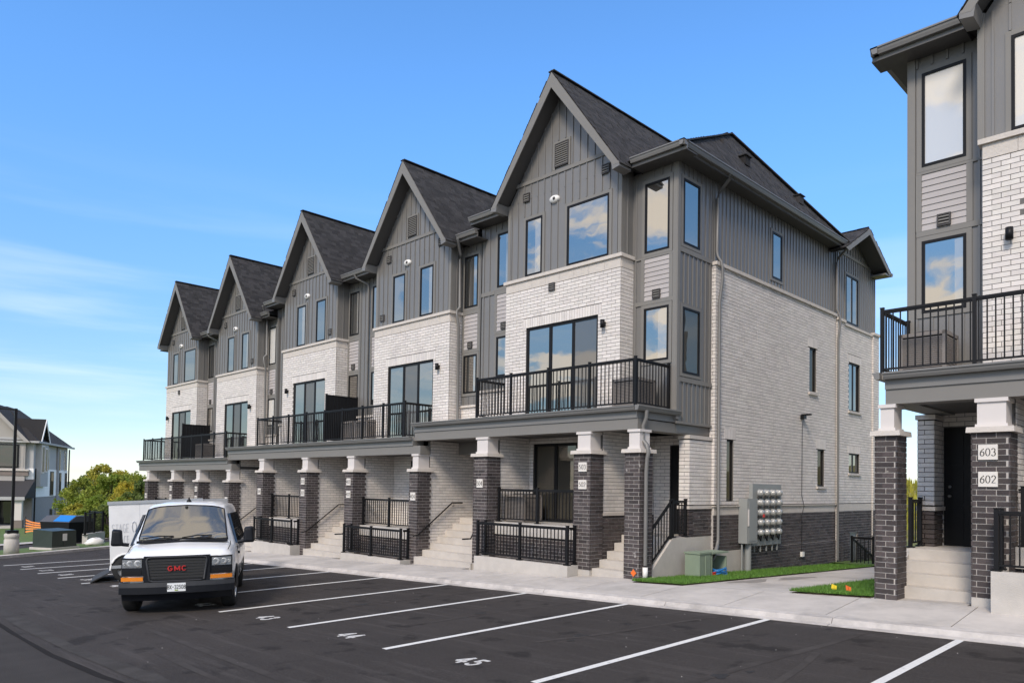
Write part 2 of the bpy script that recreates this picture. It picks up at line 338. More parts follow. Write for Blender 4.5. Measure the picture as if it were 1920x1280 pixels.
def lettering(name,txt,org,right,up,h,m_,parent,thick=.12,thin=None,adv=.72,wx=1.0,depth=.004):
    """thin raised strokes; right/up are the writing axes, normal = right x up"""
    thin=thick if thin is None else thin
    r=np.array(right,float); u=np.array(up,float); nn=np.cross(r,u); o=np.array(org,float); b=MB(); x=-(len(txt)*adv-(adv-.6))/2; lv=0
    for ch in txt:
        for pl in GL[ch]:
            p=[np.array(q) for q in pl]
            lv+=1
            for i in range(len(p)-1):
                t=p[i+1]-p[i]; ln=np.linalg.norm(t)
                if ln<1e-6: continue
                t=t/ln; pr=np.array([-t[1],t[0]]); w=thin+(thick-thin)*abs(t[1])**1.5
                e=t*w*.22; q=[p[i]-e-pr*w/2,p[i+1]+e-pr*w/2,p[i+1]+e+pr*w/2,p[i]-e+pr*w/2]
                zoff=depth+(.0006*(i%2)+.0011*(lv%3))
                T=[o+r*(x+c[0])*h*wx+u*(c[1]-.5)*h+nn*zoff for c in q]; B_=[k-nn*(zoff) for k in T]
                b.hexa(B_+T)
        x+=adv
    return b.obj(name,m_,parent)
# ---------------------------------------------------------------- terrain
def zx(x): return -.255+.0345*min(max(x,-95),12)
def asph(x,y): return zx(x)+.01*(min(max(y,-60),11.5)-11.5)
def _s(x): return float(np.interp(x,[-18,-9.7,-4.6],[.025,.045,.09]))
def sw(x,y): return zx(x)+.095+(y-11.85)*_s(x)
def walkz(x,y): return sw(x,13.345)-.03*(y-13.345)
def grid(name,xs,ys,fz,m_,kind='structure',keep=None,parent=None):
    b=MB(); nx,ny=len(xs),len(ys); b.v=[(float(x),float(y),float(fz(x,y))) for y in ys for x in xs]
    for j in range(ny-1):
        for i in range(nx-1):
            if keep is None or keep((xs[i]+xs[i+1])/2,(ys[j]+ys[j+1])/2): b.f.append((j*nx+i,j*nx+i+1,(j+1)*nx+i+1,(j+1)*nx+i)); b.sm.append(True)
    o=b.obj(name,m_,parent)
    if kind and parent is None: o['kind']=kind
    return o
def gbase(x,y): return zx(x)+.01*(min(max(y,-60),11.5)-11.5)-.35-.03*min(max(y-13.5,0),16.5)
grid('ground',[-2500,-900,-400,-200,-140,-110,-95,-60,-30,0,12,40,120,400,2500],[-2500,-700,-250,-90,-60,-30,0,11.5,13.5,22,30,60,150,500,2500],gbase,M_EARTH)
# left edge of the lot: kerb line from A to B
KA,KB=np.array([-31.2,1.45]),np.array([-37.9,11.35]); KD=(KB-KA)/np.linalg.norm(KB-KA); KN=np.array([-KD[1],KD[0]])
if KN[0]>0: KN=-KN
lot=MB()
edge=lambda y: KA[0]+(y-KA[1])*(KB[0]-KA[0])/(KB[1]-KA[1])
ys=[-60,-30,-12,-4,0,3,6,9,11.55]
for i in range(len(ys)-1):
    y0,y1=ys[i],ys[i+1]; e0=edge(max(y0,-12)) if y0>-12 else edge(-12); e1=edge(max(y1,-12))
    xs0=[e0,-20,-10,0,12,60]; xs1=[e1,-20,-10,0,12,60]
    for k in range(5):
        q=[(xs0[k],y0),(xs0[k+1],y0),(xs1[k+1],y1),(xs1[k],y1)]; lot.add([(x,y,asph(x,y)) for x,y in q],[(0,1,2,3)])
lot=tag(lot.obj('parking_lot',M_ASPH),kind='structure')
# painted stall lines and stall numbers
LX=[-2.82,-5.55,-8.33,-10.95,-13.55,-16.2,-18.8,-21.4,-23.6,-25.8,-28.0,-30.4]
for i,x in enumerate(LX):
    b=MB(); y0=5.92 if x>-20 else 5.72; w=.05
    b.add([(x-w,y0,asph(x,y0)+.004),(x+w,y0,asph(x,y0)+.004),(x+w,11.47,asph(x,11.47)+.004),(x-w,11.47,asph(x,11.47)+.004)],[(0,1,2,3)]); b.obj('stall_line',M_PAINT,lot)
M_PAINT2=mat('worn_number_paint',(.50,.49,.47),.85,var=.2,vscale=20,col2=(.16,.15,.145),c2r=(.52,.70),c2s=16)
sl=np.array([1,0,.0345]); sl/=np.linalg.norm(sl); su=np.array([0,1,.01]); su/=np.linalg.norm(su)
for i in range(1,len(LX)-1):
    x=(LX[i]+LX[i+1])/2+.08; n=str(46-i)
    lettering('stall_number',n,(x,6.18,asph(x,6.18)+.002),sl,su,.32,M_PAINT2,lot,thick=.17,adv=.80,wx=.88,depth=.003)
# dark resealed seam that curves through the aisle at the lower left
M_SEAM=mat('old_asphalt',(.058,.053,.049),.92,col2=(.042,.038,.035),c2s=2.2,c2r=(.36,.66),spec=.2,var=.2,vscale=11,bump=.5,bscale=130)
M_SEAL=mat('seam_tar',(.021,.019,.018),.95,spec=.08,var=.3,vscale=6)
def ribbon(name,pts,w0,w1,m_,dz,parent,seed=0):
    rr=random.Random(seed); b=MB(); k=len(pts)
    P=[]
    for i in range(k):
        t=np.array(pts[min(i+1,k-1)])-np.array(pts[max(i-1,0)]); t=t/np.linalg.norm(t); nn=np.array([-t[1],t[0]]); p=np.array(pts[i])
        a=p+nn*w0*(1+.25*math.sin(i*.33+seed)+.1*math.sin(i*.9)); c=p-nn*w1*(1+.25*math.sin(i*.27+2*seed)); P+= [(a[0],a[1],asph(*a)+dz),(c[0],c[1],asph(*c)+dz)]
    b.add(P,[(2*i,2*i+1,2*i+3,2*i+2) for i in range(k-1)]); return b.obj(name,m_,parent)
seam=[(-30,3.5),(-22,3.25),(-17,3.08),(-14,2.98),(-11.5,2.93),(-9.6,3.0),(-8.6,3.08),(-7.6,3.2),(-6.4,3.4),(-4,3.9)]
def dense(p,n=8):
    o=[]
    for i in range(len(p)-1):
        for k in range(n): o.append(tuple(np.array(p[i])+(np.array(p[i+1])-np.array(p[i]))*k/n))
    return o+[p[-1]]
ribbon('worn_seam',[(x,y+.10) for x,y in dense(seam)],.13,.10,M_SEAM,.004,lot,1)
ribbon('tar_seam',[(x,y-.20) for x,y in dense(seam)],.035,.05,M_SEAL,.004,lot,2)
old=MB(); ds=dense(seam); 
for i in range(len(ds)-1):
    a,c=ds[i],ds[i+1]; q=[(a[0],a[1]-.25),(a[0],a[1]-9),(c[0],c[1]-9),(c[0],c[1]-.25)]; old.add([(x,y,asph(x,y)+.004) for x,y in q],[(0,1,2,3)])
old.obj('old_surface',mat('older_asphalt',(.046,.041,.038),.92,var=.4,vscale=1.6,bump=.9,bscale=60,detail=9,spec=.2),lot)
M_SCUFF=mat('tyre_scuff',(.052,.046,.042),.9,var=.4,vscale=5,col2=(.040,.0345,.0315),c2s=1.8,c2r=(.40,.6),spec=.2)
for k,(xa,ya,xb,yb2,w_) in enumerate(((-7.1,7.6,-6.2,11.3,.05),(-9.7,7.2,-9.2,11.2,.05),(-12.2,7.4,-11.9,11.2,.04),(-4.3,6.2,-4.0,11.2,.06),(-3.3,5.2,-3.9,9.4,.05),(-14.9,8.0,-14.6,11.2,.04),(-12.5,4.35,-2.0,3.9,.05),(-10.5,3.75,-2.6,3.35,.04))):
    p_=[(xa+(xb-xa)*t+.05*math.sin(6*t+k),ya+(yb2-ya)*t) for t in np.linspace(0,1,24)]; ribbon('tyre_scuff',p_,w_,w_,M_SCUFF,.003,lot,k)
M_OIL=mat('oil_stain',(.014,.0125,.012),.6,var=.3,vscale=8)
def _bl(cx,cy,rx,ry,seed):
    rr=random.Random(seed); p=[]
    for i in range(18):
        a=2*math.pi*i/18; r=1+.25*math.sin(3*a+seed)+rr.uniform(-.1,.1); x=cx+rx*r*math.cos(a); y=cy+ry*r*math.sin(a); p.append((x,y,asph(x,y)+.0035))
    MB().add(p,[tuple(range(18))]).obj('oil_stain',M_OIL,lot)
for k,(x,y,r) in enumerate(((-6.95,8.4,.10),(-6.8,8.0,.05),(-9.65,8.9,.09),(-12.3,8.2,.10),(-4.2,7.5,.09),(-4.05,7.9,.04),(-12.1,9.4,.06),(-9.5,8.4,.04),(-14.9,9.3,.08),(-7.0,9.6,.04))): _bl(x,y,r,r*1.3,k)
gt=MB(); rr=random.Random(21)
for i in range(80):
    x=rr.uniform(-14,2); y=11.4-8.5*rr.random()**1.6; s_=rr.uniform(.003,.0065); z=asph(x,y); gt.hexa([(x+s_*a,y+s_*b_,z-.002) for a,b_ in((-1,-1),(1,-.8),(.9,1),(-1,.8))]+[(x+s_*.6*a,y+s_*.6*b_,z+s_*1.1) for a,b_ in((-1,-1),(1,-.8),(.9,1),(-1,.8))])
tag(gt.obj('grit',mat('pale_grit',(.36,.34,.32),.9,var=.3,vscale=30)),'scattered pale stone grit lying on the dark asphalt','grit',kind='stuff')
# kerb in segments, pavement in slabs
kerb=bpy.data.objects.new('kerb',None); COL.objects.link(kerb); kerb['kind']='structure'; ROOT_T['kerb']=Vector((0,0,0))
x=-37.6
while x<14:
    x1=x+3.0; h=[]
    for (xa,dx) in ((x,.006),(x1,-.006)): h.append(xa+dx)
    P=[(h[0],11.47,asph(h[0],11.5)-.12),(h[1],11.47,asph(h[1],11.5)-.12),(h[1],11.85,asph(h[1],11.5)-.12),(h[0],11.85,asph(h[0],11.5)-.12),
       (h[0],11.60,sw(h[0],11.85)-.004),(h[1],11.60,sw(h[1],11.85)-.004),(h[1],11.843,sw(h[1],11.85)+.002),(h[0],11.843,sw(h[0],11.85)+.002)]
    MB().hexa(P).obj('kerb_segment',M_KERB,kerb)
    P=[(h[0],11.40,asph(h[0],11.5)-.1),(h[1],11.40,asph(h[1],11.5)-.1),(h[1],11.52,asph(h[1],11.5)-.1),(h[0],11.52,asph(h[0],11.5)-.1),
       (h[0],11.40,asph(h[0],11.5)+.006),(h[1],11.40,asph(h[1],11.5)+.006),(h[1],11.52,asph(h[1],11.5)+.022),(h[0],11.52,asph(h[0],11.5)+.022)]
    MB().hexa(P).obj('gutter_lip',M_KERB,kerb)
    x=x1
walk=bpy.data.objects.new('pavement',None); COL.objects.link(walk); walk['kind']='structure'; ROOT_T['pavement']=Vector((0,0,0))
def slab(x0,x1,y0,y1,fz,parent,m_=M_WALK,th=.14,name='paving_slab'):
    g=.008; x0+=g;x1-=g;y0+=g;y1-=g; q=[(x0,y0),(x1,y0),(x1,y1),(x0,y1)]
    return MB().hexa([(x,y,fz(x,y)-th) for x,y in q]+[(x,y,fz(x,y)) for x,y in q]).obj(name,m_,parent)
x=-3.05-1.76*19
while x<13: slab(x,x+1.76,11.855,13.345,sw,walk); x+=1.76
for x0,x1 in((-9.62,-8.36),(-17.75,-15.3),(-24.3,-21.85),(-30.75,-28.3),(-37,-34.5)):      # in front of the stairs
    if x1<-10: slab(x0+.02,x1-.02,13.35,14.3,sw,walk)
slab(-11.46,-9.62,13.35,14.3,sw,walk); slab(-4.66,-3.2,13.35,14.2,lambda x,y:sw(x,13.345),walk)
y=13.35
while y<30: slab(-8.36,-6.08,y,y+1.8,walkz,walk); y+=1.8
# lawns beside the path
M_LAWNS=M_GRASS
def lawn(name,x0,x1,y0,y1,fz,n=6000,hh=(.035,.08)):
    o=grid(name,list(np.linspace(x0,x1,7)),list(np.linspace(y0,y1,24)),lambda x,y:fz(x,y)+.004+.012*math.sin(x*9+y*3)*math.sin(y*5),M_GRASS)
    q=[(x0,y0),(x1,y0),(x1,y1),(x0,y1)]; MB().hexa([(x,y,fz(x,y)-.4) for x,y in q]+[(x,y,fz(x,y)-.012) for x,y in q]).obj('soil',mat('topsoil',(.09,.065,.04),.95,var=.3,vscale=12),o)
    b=MB(); rr=random.Random(3)
    for i in range(n):
        x=rr.uniform(x0-.03,x1+.03); y=y0-.04+(y1-y0)*rr.random()**1.5
        if rr.random()<.35 and math.sin(x*7+y*2.1)*math.sin(y*3.3+x)>.55: continue
        z=fz(x,y)+.01; h=rr.uniform(*hh); a=rr.uniform(0,6.28); w=rr.uniform(.004,.009); l=rr.uniform(-.035,.035); l2=rr.uniform(-.035,.035)
        c,s_=math.cos(a)*w,math.sin(a)*w
        b.v+=[(x-c,y-s_,z),(x+c,y+s_,z),(x+l,y+l2,z+h)]; k=len(b.v); b.f.append((k-3,k-2,k-1)); b.sm.append(False)
    g=b.obj(name.replace('lawn','grass'),M_BLADE); g['kind']='stuff'
    me=g.data; at=me.attributes.new('rnd','FLOAT','FACE'); at.data.foreach_set('value',RNG.random(len(me.polygons)))
    tag(g,'short bright green grass covering the strip of lawn','grass'); return o
lawn('side_lawn',-9.62,-8.37,13.42,24.2,lambda x,y:walkz(x,y)+.02,26000)
lawn('verge_lawn',-6.07,-4.66,13.44,26,lambda x,y:walkz(x,y)+.02,24000)
grid('rear_ground',[-9.7,-8.37,-6.07,-4.4],[24.2,30,45],lambda x,y:walkz(-7,min(y,30))-.02,M_GRASS)
# stains on the path, hydro-seed rim and wet patches
M_WET=mat('damp_concrete',(.26,.235,.21),.7,var=.2,vscale=6)
def blot(name,cx,cy,rx,ry,fz,m_,parent,seed,n=22,dz=.004):
    rr=random.Random(seed); p=[]
    for i in range(n):
        a=2*math.pi*i/n; r=1+.22*math.sin(3*a+seed)+.12*math.sin(5*a+2*seed)+rr.uniform(-.06,.06); x=cx+rx*r*math.cos(a); y=cy+ry*r*math.sin(a); p.append((x,y,fz(x,y)+dz))
    return MB().add(p,[tuple(range(n))]).obj(name,m_,parent)
blot('damp_stain',-8.0,15.6,.25,.75,walkz,M_WET,walk,2); blot('damp_stain',-7.75,17.3,.22,.8,walkz,M_WET,walk,5)
# ---------------------------------------------------------------- beyond the lot on the left: kerb, verge, side road, lawn
kerb2=bpy.data.objects.new('verge_kerb',None); COL.objects.link(kerb2); kerb2['kind']='structure'; ROOT_T['verge_kerb']=Vector((0,0,0))
def lz(x,y): return asph(x,y)
k=0
while k<34:
    a=KB-KD*(k+2.0-.006)+KD*1.0; c=KB-KD*(k+.006)+KD*1.0; q=[a,c,c+KN*.42,a+KN*.42]
    MB().hexa([(p[0],p[1],lz(*p)-.1) for p in q]+[(p[0],p[1],lz(*p)+.11+(.01 if i>1 else 0)) for i,p in enumerate(q)]).obj('kerb_segment',M_KERB,kerb2); k+=2.0
def band(name,d0,d1,s0,s1,dz,m_):
    b=MB(); n=14
    for i in range(n):
        u0=s0+(s1-s0)*i/n; u1=s0+(s1-s0)*(i+1)/n; q=[KB+KD*u0+KN*d0,KB+KD*u1+KN*d0,KB+KD*u1+KN*d1,KB+KD*u0+KN*d1]
        b.add([(p[0],p[1],lz(*p)+dz) for p in q],[(0,1,2,3)])
    o=b.obj(name,m_); o['kind']='structure'; return o
band('verge',.41,3.6,-40,12,.105,M_GRASS); band('side_road',3.6,7.0,-40,12,.05,M_ASPH); band('side_path',7.0,8.6,-40,12,.10,M_WALK); band('far_lawn',8.6,62,-60,40,.09,M_GRASS)
# ---------------------------------------------------------------- building kit
Y0=13.74
class Fr:
    """frame of a unit: u runs along the facade, y=0 at the pier fronts, z=0 at the datum of the end unit"""
    def __init__(s,x0,sg,dy,dz): s.x0=x0; s.sg=sg; s.dy=Y0+dy; s.dz=dz
    def X(s,u): return s.x0+s.sg*u
    def Y(s,y): return s.dy+y
    def Z(s,z): return s.dz+z
    def box(s,b,u0,u1,y0,y1,z0,z1): return b.box(s.X(u0),s.X(u1),s.Y(y0),s.Y(y1),s.Z(z0),s.Z(z1))
class Bld:
    def __init__(s,root):
        s.root=root; s.br=Pieces('brick'); s.bat=Pieces('batten'); s.lap=Pieces('siding_board'); s.sh=Pieces('shingle'); s.bal=Pieces('baluster'); s.sl=Pieces('louvre_slat')
WR=random.Random(11); M_GLASSC=glassmat('curtained_glass',(.30,.29,.27),.36,.25)
def PT(ax,plane,nrm,a,d,z): return (a,plane+nrm*d,z) if ax=='x' else (plane+nrm*d,a,z)
def fbox(b,ax,plane,nrm,a0,a1,d0,d1,z0,z1):
    p=PT(ax,plane,nrm,a0,d0,z0); q=PT(ax,plane,nrm,a1,d1,z1); return b.box(p[0],q[0],p[1],q[1],p[2],q[2])
def wall_holes(b,ax,plane,nrm,a0,a1,z0,z1,holes,th):
    a0,a1=min(a0,a1),max(a0,a1)
    az=sorted({z0,z1}|{min(max(v,z0),z1) for h in holes for v in h[2:4]})
    for i in range(len(az)-1):
        za,zb=az[i],az[i+1]; zm=(za+zb)/2; cuts=sorted((h[0],h[1]) for h in holes if h[2]<zm<h[3]); cur=a0
        for c0,c1 in cuts:
            if c0>cur: fbox(b,ax,plane,nrm,cur,min(c0,a1),-th,0,za,zb)
            cur=max(cur,c1)
        if cur<a1: fbox(b,ax,plane,nrm,cur,a1,-th,0,za,zb)
def brick_wall(B,ax,plane,nrm,a0,a1,z0,z1,holes=(),white=True,th=.12,zref=0.0,name='brick_wall',sold=True,skipz=()):
    b=MB(); wall_holes(b,ax,plane,nrm,a0,a1,z0,z1,holes,th); p=b.obj(name,M_WM if white else M_DM,B.root)
    hs=list(holes)
    if sold:
        for h in holes:
            if h[3]<z1-.3 and h[3]-h[2]>.5 and h[1]-h[0]<4:
                s0,s1=h[0]-.11,h[1]+.11; soldier_row(B.br,p,M_WB if white else M_DB,ax,plane,nrm,s0,s1,h[3],h[3]+.267); hs.append((s0,s1,h[3],h[3]+.267))
    brick_face(B.br,p,M_WB if white else M_DB,ax,plane,nrm,a0,a1,z0,z1,hs,zref); return p
def siding(B,ax,plane,nrm,a0,a1,z0,z1,holes=(),step=.25,th=.1,top=None,name='siding',phase=0.0):
    a0,a1=min(a0,a1),max(a0,a1); b=MB(); wall_holes(b,ax,plane,nrm,a0,a1,z0,z1,holes,th); p=b.obj(name,M_SID,B.root)
    a=a0+step*.5+phase
    while a<a1-.04:
        cur=z0+.004; cuts=sorted((h[2]-.1,h[3]+.1) for h in holes if h[0]-.1<a<h[1]+.1); seg=[]
        for c0,c1 in cuts:
            if c0>cur: seg.append((cur,c0))
            cur=max(cur,c1)
        if cur<z1: seg.append((cur,z1-.004))
        for s0,s1 in seg:
            if s1-s0>.06: B.bat.add(p,M_SID,PT(ax,plane,nrm,a,.006,(s0+s1)/2),(.036,.034,s1-s0) if ax=='x' else (.034,.036,s1-s0))
        a+=step
    return p
def lapsiding(B,ax,plane,nrm,a0,a1,z0,z1,name='lap_siding'):
    b=MB(); fbox(b,ax,plane,nrm,a0,a1,-.05,.004,z0,z1); p=b.obj(name,M_LAP,B.root); n=max(1,round((z1-z0)/.118)); h=(z1-z0)/n
    t=-.13*nrm
    for i in range(n):
        c=PT(ax,plane,nrm,(a0+a1)/2,.012,z0+h*(i+.5))
        B.lap.add(p,M_LAP,c,(abs(a1-a0),.016,h*.97) if ax=='x' else (.016,abs(a1-a0),h*.97),
            ((1,0,0),(0,math.cos(t),-math.sin(t)),(0,math.sin(t),math.cos(t))) if ax=='x' else ((math.cos(t),0,-math.sin(t)),(0,1,0),(math.sin(t),0,math.cos(t))))
    return p
def trim(B,ax,plane,nrm,rects,name='trim_board',d=.024,m_=None):
    for a0,a1,z0,z1 in rects:
        b=MB(); fbox(b,ax,plane,nrm,a0,a1,-.02,d,z0,z1); b.obj(name,m_ or M_TRIM,B.root)
def window(B,ax,plane,nrm,a0,a1,z0,z1,glass=None,mull=(),casing=.085,din=0.0,fw=.05,name='window',glasses=None,sill=False):
    a0,a1=min(a0,a1),max(a0,a1); g=glass or M_GLASS; f=MB(); d0,d1=-.05-din,.034-din
    for r in((a0,a0+fw,z0,z1),(a1-fw,a1,z0,z1),(a0+fw,a1-fw,z0,z0+fw),(a0+fw,a1-fw,z1-fw,z1)): fbox(f,ax,plane,nrm,r[0],r[1],d0,d1,r[2],r[3])
    for m_ in mull: fbox(f,ax,plane,nrm,m_-fw*.75,m_+fw*.75,d0,d1-.006,z0+fw,z1-fw)
    w=f.obj(name,M_BLK,B.root); ed=[a0+fw]+[v for m_ in mull for v in(m_-fw*.75,m_+fw*.75)]+[a1-fw]
    for i in range(0,len(ed),2):
        cur=.0
        if glass is None and not glasses and WR.random()<.55: cur=WR.choice((.22,.3,.42))
        cm=ed[i+1]-(ed[i+1]-ed[i])*cur
        p=MB(); fbox(p,ax,plane,nrm,ed[i],cm,d0+.012,.012-din-.004*(i%4),z0+fw,z1-fw); p.obj('pane',(glasses[i//2] if glasses else g),w)
        if cur: p=MB(); fbox(p,ax,plane,nrm,cm,ed[i+1],d0+.012,.012-din-.004*(i%4),z0+fw,z1-fw); p.obj('curtained_pane',M_GLASSC,w)
    if casing:
        c=MB(); k=casing
        for r in((a0-k,a0,z0-k,z1+k),(a1,a1+k,z0-k,z1+k),(a0,a1,z0-k,z0),(a0,a1,z1,z1+k)): fbox(c,ax,plane,nrm,r[0],r[1],-.01,.026,r[2],r[3])
        c.obj('casing',M_TRIM,w)
    if sill:
        c=MB(); fbox(c,ax,plane,nrm,a0-.07,a1+.07,-.08,.06,z0-.075,z0-.002); c.obj('sill',M_STONE,w)
    return w
def vent(B,ax,plane,nrm,a,z,s=.24,louvre=False,w=None,h=None,m_=None):
    w=w or s; h=h or s; b=MB(); fw=.025
    for r in((a,a+fw,z,z+h),(a+w-fw,a+w,z,z+h),(a+fw,a+w-fw,z,z+fw),(a+fw,a+w-fw,z+h-fw,z+h)): fbox(b,ax,plane,nrm,r[0],r[1],0,.05,r[2],r[3])
    fbox(b,ax,plane,nrm,a+fw,a+w-fw,0,.012,z+fw,z+h-fw); v=b.obj('vent',m_ or M_VENT,B.root); n=max(3,int(h/.062)); hh=(h-2*fw)/n
    for i in range(n):
        c=PT(ax,plane,nrm,a+w/2,.03,z+fw+hh*(i+.5))
        B.sl.add(v,m_ or M_TRIM,c,(w-2*fw,.03,hh*.42) if ax=='x' else (.03,w-2*fw,hh*.42))
    return v
def wall_light(B,ax,plane,nrm,a,z):
    b=MB(); fbox(b,ax,plane,nrm,a-.035,a+.035,0,.05,z-.05,z+.05); o=b.obj('wall_light',M_BLK,B.root)
    c=MB(); p=PT(ax,plane,nrm,a,.105,z-.1); c.lathe([(0,0),(.058,0),(.058,.2),(0,.2)],p,(0,0,1),14); c.obj('lamp_cylinder',M_BLK,o); return o
def oval_light(B,ax,plane,nrm,a,z):
    b=MB(); c=PT(ax,plane,nrm,a,0,z); b.lathe([(.17,0),(.17,.03),(.14,.075),(0,.09)],c,(0,nrm,0),20); o=b.obj('oval_lamp',M_WHITEP,B.root)
    for i,v in enumerate(o.data.vertices): v.co.z=c[2]+(v.co.z-c[2])*.62
    e=MB(); e.lathe([(.045,0),(.035,.02),(0,.022)],(c[0]+.03,c[1]+nrm*.085,c[2]),(0,nrm,0),12); e.obj('lamp_sensor',M_VENT,o); return o
def railing(B,a,b_,h=1.05,posts=(),pw=.055,root=None,gap=.115,name='railing',low=.09,post_drop=0.0,screen=False):
    """top rail, bottom rail, posts (fractions of the run) and balusters between two floor points"""
    a=np.array(a,float); b_=np.array(b_,float); L_=np.linalg.norm((b_-a)[:2]); m=MB(); up=np.array([0,0,1.0])
    m.obox(a+up*(h-.02),b_+up*(h-.02),.05,.04); m.obox(a+up*low,b_+up*low,.035,.03); m.obox(a+up*(h-.055),b_+up*(h-.055),.03,.024)
    r=m.obj(name,M_BLKR,root or B.root)
    for t in posts:
        p=a+(b_-a)*t; q=MB(); q.box(p[0]-pw/2,p[0]+pw/2,p[1]-pw/2,p[1]+pw/2,p[2]-post_drop,p[2]+h+.03); q.box(p[0]-pw*.62,p[0]+pw*.62,p[1]-pw*.62,p[1]+pw*.62,p[2]+h+.03,p[2]+h+.045)
        q.box(p[0]-pw*1.1,p[0]+pw*1.1,p[1]-pw*1.1,p[1]+pw*1.1,p[2]-post_drop,p[2]-post_drop+.025); q.obj('post',M_BLKR,r)
    n=max(2,int(L_/gap))
    for i in range(n):
        t=(i+.5)/n
        if any(abs(t-k)*L_<.05 for k in posts): continue
        p=a+(b_-a)*t; B.bal.add(r,M_BLKR,(p[0],p[1],p[2]+(low+h-.06)/2),(.019,.019,h-.06-low))
    return r
def screen(B,x,y0,y1,z0,z1):
    b=MB(); 
    for y in(y0,y1): b.box(x-.03,x+.03,y-.03,y+.03,z0,z1+.03)
    b.box(x-.02,x+.02,y0,y1,z1-.05,z1); b.box(x-.02,x+.02,y0,y1,z0+.08,z0+.12); p=b.obj('privacy_screen',M_BLK,B.root)
    n=int((y1-y0)/.14); w=(y1-y0-.06)/n
    for i in range(n):
        q=MB(); yy=y0+.03+w*i; q.box(x-.012,x+.012,yy+.004,yy+w-.004,z0+.12,z1-.05); q.obj('screen_board',M_BLKR,p)
def handrail(B,pts,brackets,wall_x):
    b=MB(); b.tube(pts,.021,8); o=b.obj('handrail',M_BLKR,B.root)
    for p in brackets: q=MB(); q.tube([p,(p[0]-.0,p[1],p[2]-.07),(wall_x,p[1],p[2]-.09)],.009,6); q.obj('bracket',M_BLKR,o)
def pier(B,x0,x1,y0,y1,z0,zc,ztop,base=0.0,colw=.37,faces=('f','r','l')):
    """dark brick pier with stone cap and white boxed column above"""
    e=.0; b=MB(); b.box(x0+.012,x1-.012,y0+.012,y1-.012,z0,zc); p=b.obj('pier',M_DM,B.root); zb=z0+base
    if base>0: MB().box(x0+.004,x1-.004,y0+.004,y1+.1,z0-.3,zb-.004).obj('pier_base',M_CONC,p)
    if 'f' in faces: brick_face(B.br,p,M_DB,'x',y0+.012,-1,x0,x1,zb,zc,(),zc-40*.089+.005)
    if 'r' in faces: brick_face(B.br,p,M_DB,'y',x1-.012,1,y0,y1,zb,zc,(),zc-40*.089+.005)
    if 'l' in faces: brick_face(B.br,p,M_DB,'y',x0+.012,-1,y0,y1,zb,zc,(),zc-40*.089+.005)
    c=MB(); o=.06; c.hexa([(x0-o,y0-o,zc),(x1+o,y0-o,zc),(x1+o,y1+o,zc),(x0-o,y1+o,zc),(x0-o+.008,y0-o+.008,zc+.085),(x1+o-.008,y0-o+.008,zc+.085),(x1+o-.008,y1+o-.008,zc+.085),(x0-o+.008,y1+o-.008,zc+.085)]); c.obj('cap_stone',M_STONE,p)
    k=MB(); i=.07; k.box(x0+i,x1-i,y0+i,y1-i+.03,zc+.085,ztop-.002); 
    k.box(x0+i-.025,x1-i+.025,y0+i-.025,y1-i+.05,zc+.086,zc+.135); k.box(x0+i-.03,x1-i+.03,y0+i-.03,y1-i+.06,ztop-.062,ztop-.002)
    k.obj('column',M_WPNT,p); return p
def plaque(B,x,y,z,txt,w=.235,h=.235):
    b=MB(); b.box(x-w/2,x+w/2,y-.022,y+.01,z-h/2,z+h/2); p=b.obj('number_plaque',M_PLQ,B.root)
    lettering('numerals',txt,(x,y-.0225,z),(1,0,0),(0,0,1),h*.52,M_INK,p,thick=.115,thin=.045,adv=.70,wx=.90,depth=.002); return p
def stairs(B,x0,x1,y0,zb,n,rise=.178,run=.30,land=1.4,drop=.5):
    s=MB(); s.box(x0+.01,x1-.01,y0+run*.6,y0+run*n+land,zb-drop,zb+rise*.4); st=s.obj('stairs',M_STEP,B.root)
    for i in range(n):
        y1=y0+run*(n)+land if i==n-1 else y0+run*(i+1)+.03
        q=MB(); q.box(x0,x1,y0+run*i,y1,zb+rise*i-(.35 if i==0 else .0)+.001,zb+rise*(i+1)); q.obj('step',M_STEP,st)
    return st
def gutter(B,pts_fn,name='gutter'): pass
def gutter_x(B,x0,x1,yf,zt,up=.115,dp=.12,nrm=-1,m_=None):
    """K-style gutter along X: yf = outer lip"""
    b=MB(); s=-nrm; prof=[(0,0),(0,-.028),(.018,-.034),(.028,-.075),(.05,-up),(dp,-up),(dp,.0)]
    P=[(x0,yf+s*p[0],zt+p[1]) for p in prof]; b.prism(P,(x1-x0,0,0)); return b.obj('gutter',m_ or M_GUT,B.root)
def gutter_y(B,y0,y1,xf,zt,up=.115,dp=.12,sg=1,m_=None):
    b=MB(); prof=[(0,0),(0,-.028),(.018,-.034),(.028,-.075),(.05,-up),(dp,-up),(dp,.0)]
    P=[(xf-sg*p[0],y0,zt+p[1]) for p in prof]; b.prism(P,(0,y1-y0,0)); return b.obj('gutter',m_ or M_GUT,B.root)
def downspout(B,pts,w=.075,m_=None): 
    b=MB(); b.tube(pts,w*.62,8,.8); return b.obj('downspout',m_ or M_GUT,B.root)
